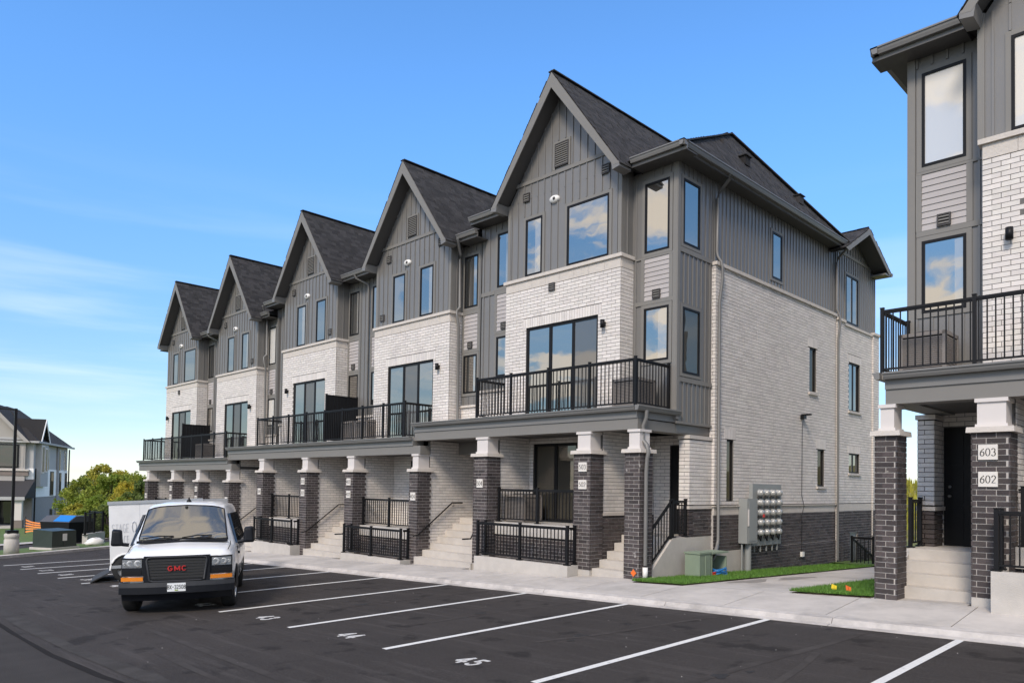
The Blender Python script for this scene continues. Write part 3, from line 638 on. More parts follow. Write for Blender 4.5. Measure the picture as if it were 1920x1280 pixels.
# ---------------------------------------------------------------- upper bay with gable (common to all units)
def bay(B,F,wins,sl,light,lowvent=None,brickvent=False,slglass=None,glass=None):
    """F.X(0) = centre of the bay. wins: (u0,u1) of the third-floor windows, sl: slider (u0,u1)"""
    X,Y,Z=F.X,F.Y,F.Z; yf=Y(1.02); hw=2.03
    xs=sorted((X(sl[0]),X(sl[1]))); hole=(xs[0],xs[1],Z(3.5),Z(6.03))
    brick_wall(B,'x',yf,-1,X(-hw),X(hw),Z(3.46),Z(7.12),[hole],zref=F.dz)
    for sg in(-1,1):
        x=X(sg*hw); brick_wall(B,'y',x-math.copysign(.0,1),1 if x>X(0) else -1,yf+.014,Y(1.53),Z(3.46),Z(7.12),zref=F.dz,th=.05)
    # stone band and cap
    n=8; 
    for i in range(n):
        a=-hw+2*hw*i/n; b=MB(); F.box(b,a+.003,a+2*hw/n-.003,1.005,1.5,7.122,7.372); b.obj('stone_panel',M_STONE,B.root)
    for sg in(-1,1):
        b=MB(); x=X(sg*hw); b.box(x-.012,x+.012,yf+.02,Y(1.53),Z(7.122),Z(7.372)); b.obj('stone_panel',M_STONE,B.root)
    b=MB(); F.box(b,-hw-.06,hw+.06,.955,1.53,7.375,7.462); b.obj('stone_cap',M_STONE,B.root)
    # slider, three panels
    w=xs[1]-xs[0]; mu=[xs[0]+w*.345,xs[0]+w*.665]
    window(B,'x',yf,-1,xs[0]+.01,xs[1]-.01,Z(3.52),Z(6.02),mull=mu,casing=0,din=.06,fw=.06,name='sliding_door',glasses=slglass or [M_GLASS,M_GLASSD,M_GLASS])
    wall_light(B,'x',yf,-1,X(light),Z(5.75))
    if brickvent: vent(B,'x',yf,-1,X(-.36),Z(6.92),.21)
    # third floor siding front + sides, gable wall
    ys=yf+.045; H=[(min(X(a),X(c)),max(X(a),X(c)),Z(7.47),Z(9.1)) for a,c in wins]
    siding(B,'x',ys,-1,X(-hw+.02),X(hw-.02),Z(7.463),Z(9.66),H)
    for h in H: window(B,'x',ys,-1,h[0],h[1],h[2]+.03,h[3],glass=glass)
    for sg in(-1,1):
        x=X(sg*(hw-.02)); siding(B,'y',x,1 if x>X(0) else -1,ys+.101,Y(1.53),Z(7.463),Z(9.75))
    trim(B,'x',ys,-1,[(X(-hw+.02)-.005,X(-hw+.02)+.1,Z(7.464),Z(9.66)),(X(hw-.02)-.1,X(hw-.02)+.005,Z(7.464),Z(9.66))],d=.03)
    zE,zA,hE=9.55,12.65,2.26; cx=X(0)
    def rz(u): return zA-(zA-zE)*abs(u)/hE
    g=MB(); wv=1.98
    poly=[(cx-wv,ys,Z(9.75)),(cx+wv,ys,Z(9.75)),(cx+wv,ys,Z(rz(wv)-.2)),(cx,ys,Z(zA-.2)),(cx-wv,ys,Z(rz(wv)-.2))]
    poly=[(cx-wv,ys+.003,Z(10.101)),(cx+wv,ys+.003,Z(10.101)),(cx,ys+.003,Z(zA-.25))] if rz(wv)-.2<10.1 else poly
    um=hE*(zA-.22-10.1)/(zA-zE); ul=1.985; poly=[(cx-ul,ys,Z(9.661)),(cx+ul,ys,Z(9.661)),(cx,ys,Z(zA-.2))]
    g.prism(poly,(0,.1,0)); gp=g.obj('gable_siding',M_SID,B.root)
    vh=(-.27,.27,10.2,11.0); a=-hw+.02+.125; 
    while a<um-.06:
        if a<-um+.06: a+=.25; continue
        t=rz(a)-.26; z0=10.21; B.bat.add(gp,M_SID,(cx+a,ys-.006,Z(9.88)),(.036,.034,.42))
        for s0,s1 in ([(z0,t)] if not(vh[0]<a<vh[1]) else [(z0,vh[2]),(vh[3],t)]):
            if s1-s0>.06: B.bat.add(gp,M_SID,(cx+a,ys-.006,Z((s0+s1)/2)),(.036,.034,s1-s0))
        a+=.25
    trim(B,'x',ys,-1,[(cx-um-.02,cx+um+.02,Z(10.1),Z(10.2))],name='frieze_board',d=.032)
    vent(B,'x',ys,-1,cx-.24,Z(10.27),w=.48,h=.64); 
    k=MB(); fbox(k,'x',ys,-1,cx-.30,cx-.24,-.01,.03,Z(10.21),Z(10.97)); fbox(k,'x',ys,-1,cx+.24,cx+.30,-.01,.03,Z(10.21),Z(10.97)); fbox(k,'x',ys,-1,cx-.24,cx+.24,-.01,.03,Z(10.912),Z(10.97)); k.obj('vent_casing',M_TRIM,B.root)
    vent(B,'x',ys,-1,cx-1.42,Z(9.62),.24); vent(B,'x',ys,-1,cx+1.38,Z(9.62),.24)
    oval_light(B,'x',ys,-1,cx-.24*F.sg,Z(9.42))
    if lowvent is not None: vent(B,'x',ys,-1,cx+lowvent,Z(7.66),.22)
    # gable roof
    y0,y1=yf-.42,Y(10.6); R=MB(); th=.07
    for sg in(-1,1):
        E0=(cx+sg*hE,y0,Z(zE)); A0=(cx,y0,Z(zA)); R.prism([E0,A0,(cx,y0,Z(zA-.11)),(cx+sg*(hE-.08),y0,Z(zE-.0))],(0,y1-y0,0))
    rf=R.obj('gable_roof',M_SHG,B.root)
    for sg in(-1,1):
        e=hE+.03; ze=zE-.03*(zA-zE)/hE
        shingles(B.sh,rf,M_SHG,[(cx+sg*e,y0-.03,Z(ze)),(cx+sg*e,y1,Z(ze)),(cx,y1,Z(zA)),(cx,y0-.03,Z(zA))],(0,1,0))
    rb=MB(); rb.obox((cx,y0-.03,Z(zA+.012)),(cx,y1,Z(zA+.012)),.2,.03); rb.obj('ridge_cap',M_SHG,rf)
    sl_=math.hypot(hE,zA-zE); nx,nz=(zA-zE)/sl_,hE/sl_
    for sg in(-1,1):      # rake fascia boards and soffits
        a_=np.array([cx+sg*(hE+.0),y0-.0,Z(zE)-.02]); c_=np.array([cx,y0,Z(zA)-.02]); dn=np.array([-sg*nx*.24,0,-nz*.24])
        f=MB(); f.prism([a_,c_,np.array([cx,y0,Z(zA)-.02-.24/nz]),a_+np.array([-sg*.24*nx,0,-.24*nz])*0+np.array([-sg*.17,0,-.02])],(0,-.028,0)); f.obj('rake_board',M_TRIM,B.root)
        s_=MB(); o=.2; q0=np.array([cx+sg*(hE-.06),y0+.004,Z(zE)-.05]); q1=np.array([cx,y0+.004,Z(zA)-.02-.2/nz])
        s_.prism([q0,q1,q1+np.array([0,.48,0]),q0+np.array([0,.48,0])],(0,0,.03)); sp=s_.obj('rake_soffit',M_SOF,B.root)
        # little boxed return at the foot of the gable
        rt=MB(); x=cx+sg*hE; rt.prism([(x+sg*.01,y0-.025,Z(zE)+.02),(x+sg*.01,y0-.025,Z(zE)-.10),(x-sg*.20,y0-.025,Z(zE)-.14),(x-sg*.24,y0-.025,Z(zE)+.1)],(0,.48,0)); rt.obj('eave_return',M_GUT,B.root)
    b=MB(); b.prism([(cx-hE+.1,y1-.3,Z(zE)),(cx+hE-.1,y1-.3,Z(zE)),(cx,y1-.3,Z(zA)-.15)],(0,.1,0)); b.obj('rear_gable',M_SID,B.root)
def recess_window(B,F,u0,u1,glass=None):
    """stack in the recess: third-floor window, lap siding with vent, second-floor window"""
    X,Y,Z=F.X,F.Y,F.Z; yb=Y(1.53); x0,x1=sorted((X(u0),X(u1)))
    window(B,'x',yb,-1,x0,x1,Z(7.58),Z(9.2),glass=glass); window(B,'x',yb,-1,x0,x1,Z(4.9 if u1<0 or u0>0 else 4.8),Z(6.09),glass=glass)
    lapsiding(B,'x',yb,-1,x0,x1,Z(6.27),Z(7.36)); trim(B,'x',yb,-1,[(x0-.10,x0-.002,Z(6.27),Z(7.36)),(x1+.002,x1+.10,Z(6.27),Z(7.36)),(x0-.1,x1+.1,Z(7.362),Z(7.49)),(x0-.1,x1+.1,Z(6.178),Z(6.268))],d=.03)
    vent(B,'x',yb-.02,-1,x0+.5*(x1-x0)-.1,Z(6.29),.2)
def beam_run(B,x0,x1,dz,dy=0.0,fx0=None,fx1=None,end_l=False,end_r=False):
    """balcony slab with gutter, fascia and boxed beam between x0 and x1"""
    Y=lambda y:Y0+dy+y; z=lambda v:v+dz; fx0=x0 if fx0 is None else fx0; fx1=x1 if fx1 is None else fx1
    n=max(1,int((x1-x0)/2.9)); w=(x1-x0)/n
    for i in range(n): MB().box(x0+w*i+.002,x0+w*(i+1)-.002,Y(.07),Y(.45),z(2.97),z(3.218)).obj('beam',M_TRIM,B.root)
    MB().box(fx0,fx1,Y(.045),Y(.47),z(3.222),z(3.385)).obj('fascia',M_GUT,B.root)
    gutter_x(B,fx0,fx1,Y(-.10),z(3.5))
    MB().box(fx0+.03,fx1-.03,Y(.025),Y(1.56),z(3.388),z(3.492)).obj('balcony_deck',M_CONC,B.root)
    MB().box(x0+.05,x1-.05,Y(.45),Y(2.7),z(3.0),z(3.12)).obj('porch_ceiling',M_SOF,B.root)
def porch(B,xl,xr,dz,dy,door,left_wall,curb,curb_top=-.23,well_y=-.39,lamp=None,basewin=False,slab_z=.66):
    """raised porch bay between two piers: slab, railing, patio door, light well with guard rail. xl/xr = inner faces of the piers"""
    Y=lambda y:Y0+dy+y; z=lambda v:v+dz; xl,xr=min(xl,xr),max(xl,xr)
    MB().box(xl,xr,Y(.30),Y(1.7),z(.33),z(slab_z)).obj('porch_slab',M_CONC,B.root)
    brick_wall(B,'x',Y(.36),-1,xl,xr,z(-1.6),z(.33),white=False,zref=dz,holes=[(xl+.5*(xr-xl)-.1,xl+.5*(xr-xl)+1.2,z(-1.2),z(-.25))] if basewin else (),sold=False)
    if basewin: window(B,'x',Y(.40),-1,xl+.5*(xr-xl)-.1,xl+.5*(xr-xl)+1.2,z(-1.2),z(-.25),mull=[xl+.5*(xr-xl)+.55],casing=0)
    brick_wall(B,'x',Y(1.67),-1,xl,xr,z(slab_z),z(3.0),[(door[0],door[1],z(slab_z),z(2.86))],zref=dz,sold=False)
    window(B,'x',Y(1.67),-1,door[0]+.01,door[1]-.01,z(slab_z)+.01,z(2.85),glass=M_GLASSP,mull=[(door[0]+door[1])/2],casing=0,din=.07,fw=.08,name='patio_door')
    railing(B,(xl+.03,Y(.38),z(slab_z)),(xr-.03,Y(.38),z(slab_z)),.90,posts=(.02,.5,.98),pw=.06)
    c0,c1=curb; zb=min(sw(c0,13.3+dy),sw(c1,13.3+dy))-.4
    MB().box(c0,c1,Y(well_y),Y(well_y)+.15,zb,z(curb_top)).obj('well_wall',M_CONC,B.root)
    for a,b_ in((c0,c0+.15),(c1-.15,c1)): MB().box(a,b_,Y(well_y)+.151,Y(.02),zb,z(curb_top)).obj('well_wall',M_CONC,B.root)
    MB().box(c0,c1,Y(well_y)+.15,Y(.36),z(-1.6),min(z(-.9),zb+.02)).obj('well_floor',M_CONC,B.root)
    yy=Y(well_y)+.07
    railing(B,(c0+.06,yy,z(curb_top)),(c1-.07,yy,z(curb_top)),.90,posts=(.0,.5,1.0),pw=.06)
    for x in(c0+.07,c1-.08): railing(B,(x,yy+.1,z(curb_top)),(x,Y(-.04),z(curb_top)),.90,posts=(.95,),pw=.055)
    if lamp: MB().box(lamp[0],lamp[1],Y(lamp[2]),Y(lamp[2])+.22,z(1.55),z(1.85)).obj('meter_box',M_VENT,B.root)
def main_roof(B,x0,x1,dz,dy,hip=None):
    """hip: +1 hip end at x1, -1 hip end at x0 (steep hip like the gables)"""
    Y=lambda y:Y0+dy+y; z=lambda v:v+dz; ze,zr=9.72,12.1; ya,ym,yb=Y(1.08),Y(5.96),Y(10.86); r0=x0+(1.55 if hip==-1 else 0); r1=x1-(1.55 if hip==1 else 0)
    A=[(x0,ya,z(ze)),(x1,ya,z(ze)),(r1,ym,z(zr)),(r0,ym,z(zr))]; C_=[(x1,yb,z(ze)),(x0,yb,z(ze)),(r0,ym,z(zr)),(r1,ym,z(zr))]; b=MB(); b.add(A,[(0,1,2,3)]); b.add(C_,[(0,1,2,3)])
    H=None
    if hip==1: H=[(x1,ya,z(ze)),(x1,yb,z(ze)),(r1,ym,z(zr))]
    if hip==-1: H=[(x0,yb,z(ze)),(x0,ya,z(ze)),(r0,ym,z(zr))]
    if H: b.add(H,[(0,1,2)])
    else:
        pass
    for xx,fl in((x0,hip!=-1),(x1,hip!=1)):
        if fl: b.add([(xx,ya,z(ze)),(xx,yb,z(ze)),(xx,ym,z(zr))],[(0,1,2)])
    b.add([(x0,ya,z(ze)-.02),(x0,yb,z(ze)-.02),(x1,yb,z(ze)-.02),(x1,ya,z(ze)-.02)],[(0,1,2,3)])
    rf=b.obj('main_roof',M_SHG,B.root)
    shingles(B.sh,rf,M_SHG,A,(1,0,0))
    if H:
        shingles(B.sh,rf,M_SHG,H,(0,1,0))
        for p in(H[0],H[1]): q=MB(); q.obox(np.array(p)+np.array([0,0,.03]),np.array(H[2])+np.array([0,0,.03]),.22,.035); q.obj('hip_cap',M_SHG,rf)
    q=MB(); q.obox((r0,ym,z(zr)+.03),(r1,ym,z(zr)+.03),.22,.035); q.obj('ridge_cap',M_SHG,rf); return rf
def eave_front(B,xa,xb,dz,dy):
    """gutter and soffit of the recessed front between two gables"""
    Y=lambda y:Y0+dy+y; z=lambda v:v+dz; xa,xb=min(xa,xb)+.05,max(xa,xb)-.05
    gutter_x(B,xa,xb,Y(.96),z(9.76),.13,.13); MB().box(xa,xb,Y(1.09),Y(1.125),z(9.56),z(9.70)).obj('fascia',M_GUT,B.root); MB().box(xa,xb,Y(1.06),Y(1.535),z(9.53),z(9.556)).obj('soffit',M_SOF,B.root)
def end_unit(B,F,right,cheek=True,curb_top=-.23,nums=('503','502','504'),lm=1.55,plq=1.0,slg=None,glass=None,p_w=(-.07,.36),ru=.165):
    """end unit; outward side faces sign `right` along X"""
    X,Y,Z=F.X,F.Y,F.Z; o=right; S_=lambda a,c:tuple(sorted((X(a),X(c))))
    bay(B,Fr(X(3.32),-F.sg,F.dy-Y0,F.dz),[(-1.31,-.68),(.22,1.62)],(-1.21,1.33),lm,brickvent=True,slglass=slg,glass=glass)
    # front siding of the corner section, full height above the balcony
    yb=Y(1.53); a,c=S_(0,1.32); w=S_(.21,.93)
    siding(B,'x',yb,-1,a,c,Z(3.3),Z(9.55),[(w[0],w[1],Z(7.43),Z(9.25)),(w[0],w[1],Z(4.76),Z(6.09)),(w[0],w[1],Z(6.27),Z(7.36))])
    window(B,'x',yb,-1,w[0],w[1],Z(7.47),Z(9.22),glass=glass); window(B,'x',yb,-1,w[0],w[1],Z(4.76),Z(6.09))
    lapsiding(B,'x',yb,-1,w[0],w[1],Z(6.28),Z(7.33)); vent(B,'x',yb-.02,-1,(w[0]+w[1])/2-.1,Z(6.30),.22)
    trim(B,'x',yb,-1,[(w[0]-.1,w[0]-.002,Z(6.28),Z(7.33)),(w[1]+.002,w[1]+.1,Z(6.28),Z(7.33)),(a+.12,c,Z(7.332),Z(7.38)),(a+.12,c,Z(6.18),Z(6.278))],d=.03)
    cx_=S_(-.012,.10); trim(B,'x',yb,-1,[(cx_[0],cx_[1],Z(3.3),Z(9.53))],'corner_board',d=.036)
    # end face of the siding box
    xe=X(0); HS=[(Y(1.76),Y(2.51),Z(7.6),Z(9.2)),(Y(1.76),Y(2.54),Z(4.44),Z(6.05))]
    siding(B,'y',xe,o,yb+.002,Y(3.2),Z(3.22),Z(9.6),HS,step=.20)
    for h in HS: window(B,'y',xe,o,*h,glass=M_GLASS if h[2]>7+F.dz else M_GLASSP)
    trim(B,'y',xe,o,[(yb-.03,yb+.09,Z(3.3),Z(9.53))],'corner_board',d=.036); trim(B,'y',xe,o,[(yb+.1,Y(3.14),Z(7.38),Z(7.5)),(yb+.1,Y(3.14),Z(4.22),Z(4.33))],d=.03)
    trim(B,'y',xe,o,[(yb,Y(3.15),Z(3.2),Z(3.26))],d=.03)
    # recess beyond the bay (party side)
    a,c=S_(5.33,6.98); w=S_(5.63,6.25)
    siding(B,'x',yb,-1,a,c,Z(4.52),Z(9.55),[(w[0],w[1],Z(7.55),Z(9.22)),(w[0],w[1],Z(4.88),Z(6.11)),(w[0],w[1],Z(6.2),Z(7.4))]); recess_window(B,F,5.63,6.25,glass)
    trim(B,'x',yb,-1,[(S_(6.36,6.95)[0],S_(6.36,6.95)[1],Z(7.40),Z(7.52))],d=.03)
    brick_wall(B,'x',yb-.02,-1,a,c,Z(3.46),Z(4.45),zref=F.dz); MB().box(a,c,yb-.09,yb+.02,Z(4.452),Z(4.52)).obj('stone_cap',M_STONE,B.root)
    # balcony: side beam, fascia, gutter, railings
    x0,x1=S_(.06,.46); MB().box(x0,x1,Y(.45)+.002,Y(3.14),Z(2.968),Z(3.2)).obj('beam',M_TRIM,B.root)
    x0,x1=S_(.035,.47); MB().box(x0,x1,Y(.47)+.002,Y(1.6),Z(3.222),Z(3.385)).obj('fascia',M_GUT,B.root)
    gutter_y(B,Y(-.10),Y(1.66),X(-.10),Z(3.5),sg=o); MB().box(*S_(-.02,.1),Y(.03),Y(1.5),Z(3.388),Z(3.491)).obj('deck_edge',M_CONC,B.root)
    L=[X(5.53),X(ru)]; railing(B,(L[0],Y(.11),Z(3.49)),(L[1],Y(.11),Z(3.49)),1.11,posts=(0,.25,.5,.75,1.0))
    railing(B,(L[1],Y(.13),Z(3.49)),(L[1],Y(1.47),Z(3.49)),1.11,posts=(.99,)); railing(B,(L[0],Y(.13),Z(3.49)),(L[0],Y(1.45),Z(3.49)),1.11,posts=(.97,))
    # piers
    zc,zt=Z(2.43),Z(2.97); P=[S_(*p_w),S_(1.35,1.88),S_(4.94,5.51)]
    for i,p in enumerate(P):
        pier(B,p[0],p[1],Y(0),Y(.50),sw((p[0]+p[1])/2,13.3)-.02 if i==0 else sw((p[0]+p[1])/2,13.3)-.05,zc,zt,base=0 if i==0 else .19)
    xm=sum(P[1])/2; plaque(B,xm-.03*F.sg,Y(0),Z(2.43-.31),nums[0],plq*.245,plq*.245*.9); plaque(B,xm-.03*F.sg,Y(0),Z(2.43-.73),nums[1],plq*.245,plq*.245*.9)
    plaque(B,sum(P[2])/2,Y(0),Z(1.70),nums[2])
    # porch bay between the inner piers
    li,ri=X(4.94)+.0,X(1.88); d=S_(3.16,4.80); porch(B,li,ri,F.dz,F.dy-Y0,d,True,S_(1.70,4.99),curb_top)
    x0,x1=S_(4.97,5.48); B_=MB(); 
    brick_wall(B,'y',X(4.97),o,Y(.5),Y(1.67),Z(.66),Z(3.0),zref=F.dz,th=.1)
    brick_wall(B,'y',X(1.85),-o,Y(.5),Y(1.67),Z(.66),Z(3.0),zref=F.dz,th=.1)
    # entrance stairs between corner pier and second pier
    a,c=S_(.06,1.35); zb=sw((a+c)/2,13.34)
    stairs(B,a,c,Y(.09 if right>0 else .40),zb-.01,5 if right>0 else 4,(Z(.47)-zb+.01)/(5 if right>0 else 4),.29,2.6)
    xw=X(1.38); brick_wall(B,'y',xw,o,Y(.5),Y(2.7),Z(1.02),Z(3.0),zref=F.dz,th=.12); brick_wall(B,'y',xw-.0,o,Y(.5),Y(2.7),zb-.2,Z(.95),white=False,zref=F.dz,th=.12)
    MB().box(xw-.10,xw+.03*o if o>0 else xw+.10,Y(.5),Y(2.7),Z(.951),Z(1.02)).obj('stone_sill',M_STONE,B.root) if o>0 else MB().box(xw-.03,xw+.1,Y(.5),Y(2.7),Z(.951),Z(1.02)).obj('stone_sill',M_STONE,B.root)
    yd=Y(2.66); dr=S_(.26,.88); brick_wall(B,'x',yd,-1,*S_(.24,1.36),Z(.47),Z(3.0),[(dr[0],dr[1],Z(.47),Z(2.74))],zref=F.dz,sold=False)
    dm=MB(); dm.box(dr[0],dr[1],yd+.05,yd+.1,Z(.47),Z(2.74)); do=dm.obj('door',M_BLK,B.root)
    for k in range(2):
        for j in range(3): MB().box(dr[0]+.09+.33*k,dr[0]+.09+.33*k+.24,yd+.035,yd+.051,Z(.62+.7*j),Z(1.2+.7*j)).obj('door_panel',M_BLK,do)
    hx=X(.36); q=MB(); q.lathe([(0,.0),(.03,0),(.03,.05),(0,.06)],(hx,yd+.05,Z(1.42)),(0,-1,0),12); q.lathe([(0,.0),(.03,0),(.03,.03),(0,.04)],(hx,yd+.05,Z(1.6)),(0,-1,0),12); q.obj('handle',M_GUT,do)
    # brick return beside the door
    a,c=S_(-.03,.25); xo=X(-.03); yr=Y(2.10)
    brick_wall(B,'x',yr,-1,a,c,Z(1.22),Z(2.86),zref=F.dz,th=.2); brick_wall(B,'x',yr,-1,a,c,Z(.47),Z(1.14),white=False,zref=F.dz,th=.2)
    brick_wall(B,'y',xo,o,yr,Y(3.2),Z(1.22),Z(2.86),zref=F.dz,th=.26); brick_wall(B,'y',xo,o,yr,Y(3.2),Z(.47),Z(1.14),white=False,zref=F.dz,th=.26)
    if o<0: brick_wall(B,'y',X(.25),-o,yr,yd,Z(1.22),Z(2.86),zref=F.dz,th=.03); brick_wall(B,'y',X(.25),-o,yr,yd,Z(.47),Z(1.14),white=False,zref=F.dz,th=.03)
    s0,s1=S_(-.065,.28)
    MB().box(s0,s1,yr-.04,Y(3.2),Z(1.142),Z(1.218)).obj('stone_sill',M_STONE,B.root); MB().box(s0,s1,yr-.04,Y(3.2),Z(2.862),Z(2.95)).obj('stone_cap',M_STONE,B.root)
    # concrete cheek of the stairs with railing
    xa,xb=S_(-.03,.055); yz=[(Y(.52),zb-.5),(Y(3.2),zb-.8),(Y(3.2),Z(.46)),(Y(1.40),Z(.46)),(Y(.62),Z(-.20)),(Y(.52),Z(-.30))]
    q=MB(); q.prism([(xa,y,z_) for y,z_ in yz],(xb-xa,0,0)); q.obj('stair_cheek',M_CONC,B.root)
    xr=X(.03); 
    if right>0: railing(B,(xr,Y(.60),Z(-.19)),(xr,Y(1.42),Z(.47)),.88,posts=(.97,),pw=.05)
    railing(B,(xr,Y(1.46),Z(.47)),(xr,Y(2.06),Z(.47)),.88,posts=(.03,.97),pw=.06)
# ================================================================ the long row on the left
rowA=thing('townhouse_row','long stepped row of grey and white brick townhouses with five front gables','building',(-25.5,16,-1.0)); A=Bld(rowA)
F5=Fr(-9.78,-1,0,0); end_unit(A,F5,+1,slg=[M_GLASS,M_GLASS,M_GLASSD])
XC=[-19.65,-26.2,-32.6,-38.95]; DZ=[-.40,-.40,-.81,-.81]
bay(A,Fr(XC[0],1,0,DZ[0]),[(-1.03,-.36),(.46,1.14)],(-1.2,1.25),1.55,lowvent=-1.75)
bay(A,Fr(XC[1],1,0,DZ[1]),[(-1.0,-.32),(.48,1.17)],(-1.13,1.28),-1.55,lowvent=1.4)
bay(A,Fr(XC[2],1,0,DZ[2]),[(-1.0,-.32),(.46,1.14)],(-1.12,1.24),1.55,lowvent=1.4)
bay(A,Fr(XC[3],1,0,DZ[3]),[(-1.24,-.56),(.24,1.64)],(-1.17,1.28),-1.6,brickvent=True)
yb=Y0+1.53
for i in range(4):      # recesses of the mid units
    F=Fr(XC[i],1,0,DZ[i])
    for sd,(u0,u1),(w0,w1) in((1,(2.0,2.93 if i%2==0 else 3.22),(2.14,2.76)),(-1,(-3.33 if i%2==0 else -3.22,-2.0),(-2.93,-2.31))):
        if i==0 and sd==1: u1=2.92
        siding(A,'x',yb,-1,XC[i]+u0,XC[i]+u1,F.Z(4.52),F.Z(9.55),[(XC[i]+w0,XC[i]+w1,F.Z(7.55),F.Z(9.22)),(XC[i]+w0,XC[i]+w1,F.Z(4.88),F.Z(6.11)),(XC[i]+w0,XC[i]+w1,F.Z(6.2),F.Z(7.4))])
        recess_window(A,F,w0,w1,glass=None if (i+sd)%3 else M_GLASSB)
        brick_wall(A,'x',yb-.02,-1,XC[i]+u0,XC[i]+u1,F.Z(3.46),F.Z(4.45),zref=F.dz); MB().box(XC[i]+u0,XC[i]+u1,yb-.09,yb+.02,F.Z(4.452),F.Z(4.52)).obj('stone_cap',M_STONE,rowA)
# eaves between the gables
eave_front(A,-10.86,-9.21,0,0); eave_front(A,-16.85,-15.34,0,0); eave_front(A,-17.41,-16.45,-.4,0); eave_front(A,-23.96,-21.89,-.4,0); eave_front(A,-30.1,-28.44,-.4,0); eave_front(A,-30.36,-29.7,-.81,0); eave_front(A,-36.71,-34.84,-.81,0); eave_front(A,-42.3,-41.19,-.81,0)
main_roof(A,-16.85,-9.33,0,0,hip=1); main_roof(A,-30.1,-16.86,-.4,0); main_roof(A,-42.3,-30.11,-.81,0,hip=-1)
# beams, decks
beam_run(A,-18.06,-9.84,0); beam_run(A,-31.06,-17.77,-.4,fx1=-18.12); beam_run(A,-41.95,-30.74,-.81,fx1=-31.12)
# piers, porches and stairs of the mid units
PR=[(-18.2,-17.78,-.4,['404']),(-21.8,-21.28,-.4,['403','402']),(-24.84,-24.32,-.4,['303','302']),(-28.25,-27.72,-.4,['304']),(-31.26,-30.76,-.81,['204']),(-34.47,-33.95,-.81,['203','202']),(-37.5,-37.0,-.81,['103','102']),(-40.85,-40.35,-.81,['104'])]
for i,(x0,x1,dz,nm) in enumerate(PR):
    zb=sw((x0+x1)/2,13.6)-.03; pier(A,x0,x1,Y0,Y0+.52,zb,2.43+dz,2.97+dz,faces=('f','r'))
    for k,n in enumerate(nm): plaque(A,(x0+x1)/2,Y0,2.43+dz-(.33+.42*k if len(nm)==2 else .75),n)
    stair=(i%2==0)     # bay to the right of this pier
    if stair: brick_wall(A,'y',x1-.04,1,Y0+.5,Y0+2.6,zb-.3,3.0 if i==0 else 2.6 if i==4 else 3.0+dz,zref=dz,th=.12)
    else: brick_wall(A,'y',x1-.04,1,Y0+.5,Y0+1.67,.6+dz,3.0+dz,zref=dz,th=.12)
rights=[-15.29]+[p[0] for p in PR]
for i in range(0,8):
    xl,xr,dz=PR[i][1],rights[i],PR[i][2]
    if i%2==0:
        zb=sw((xl+xr)/2,13.4)-.01; d5=0.0 if i==0 else -.4 if i==4 else dz; ztop=.62+d5; n=max(4,round((ztop-zb)/.178))
        stairs(A,xl-.03,xr+.03,Y0-.07,zb,n,(ztop-zb)/n,.30,1.0); yw=Y0+2.6
        brick_wall(A,'x',yw,-1,xl-.04,xr+.04,ztop,3.0+d5,[(xl+1.2,xl+2.15,ztop,2.72+d5)],zref=dz,sold=False); MB().box(xl+1.2,xl+2.15,yw+.04,yw+.1,ztop,2.72+d5).obj('door',M_BLK,rowA)
        x=xl-.04+.07; yA=Y0+.02; h=[(x,yA-.18,zb+.80),(x,yA,zb+.82),(x,yA+1.32,zb+1.78),(x,yA+1.75,zb+1.78)]
        handrail(A,h,[(x,yA+.55,zb+1.21),(x,yA+1.4,zb+1.76)],xl-.04)
        xr2=xr-.06; handrail(A,[(xr2,Y0-.3,zb+.86),(xr2,Y0+.0,zb+.86),(xr2,Y0+.1,zb+1.02),(xr2,Y0+1.4,zb+1.85)],[(xr2,Y0+.6,zb+1.33)],xr)
    else:
        dl=xl+.75 if i<4 else xl+.9; porch(A,xl-.02,xr+.02,dz,0,(xl+.95,xl+2.6),True,(xl-.04,xr+.13),basewin=(i==3))
# railings of the mid balconies, privacy screens
def rail_run(xs,dz,retx,scr):
    z=3.49+dz; a,b_=xs[0],xs[-1]; railing(A,(a,Y0+.11,z),(b_,Y0+.11,z),1.11,posts=[(x-a)/(b_-a) for x in xs])
    for x in retx: railing(A,(x,Y0+.13,z),(x,Y0+1.46,z),1.11,posts=(.98,))
    screen(A,scr,Y0+.2,Y0+1.5,z,z+1.72)
rail_run([-28.5,-27.2,-25.97,-24.63,-23.35,-22.18,-20.98,-19.78,-18.63],-.4,(-28.5,-18.63),-23.42)
rail_run([-41.45,-40.2,-38.94,-37.6,-36.34,-35.14,-33.92,-32.68,-31.41],-.81,(-41.45,-31.41),-36.5)
# ---------------------------------------------------------------- end wall of the row
XE=-9.68; WH=[(17.51,17.88,1.30,2.94),(22.55,23.05,4.68,6.08),(23.17,23.69,1.78,2.95)]
brick_wall(A,'y',XE,1,16.90,24.60,1.22,7.36,WH,zref=0)
brick_wall(A,'x',16.90,-1,XE-.14,XE,1.22,7.36,zref=0,th=.1)
MB().box(XE-.12,XE+.005,16.905,24.6,.985,1.19).obj('stone_band',M_STONE,rowA); MB().box(XE-.12,XE+.045,16.86,24.6,1.191,1.219).obj('stone_sill',M_STONE,rowA)
brick_wall(A,'y',XE,1,16.90,24.60,.05,.984,white=False,zref=0); MB().box(XE-.2,XE+.01,16.91,24.6,-1.6,.049).obj('foundation',M_CONC,rowA); brick_wall(A,'y',XE+.012,1,18.6,24.6,-1.0,.045,white=False,zref=0,th=.01)
n=11
for i in range(n): MB().box(XE-.15,XE+.06,16.86+7.74*i/n+.002,16.86+7.74*(i+1)/n-.002,7.362,7.45).obj('stone_cap',M_STONE,rowA)
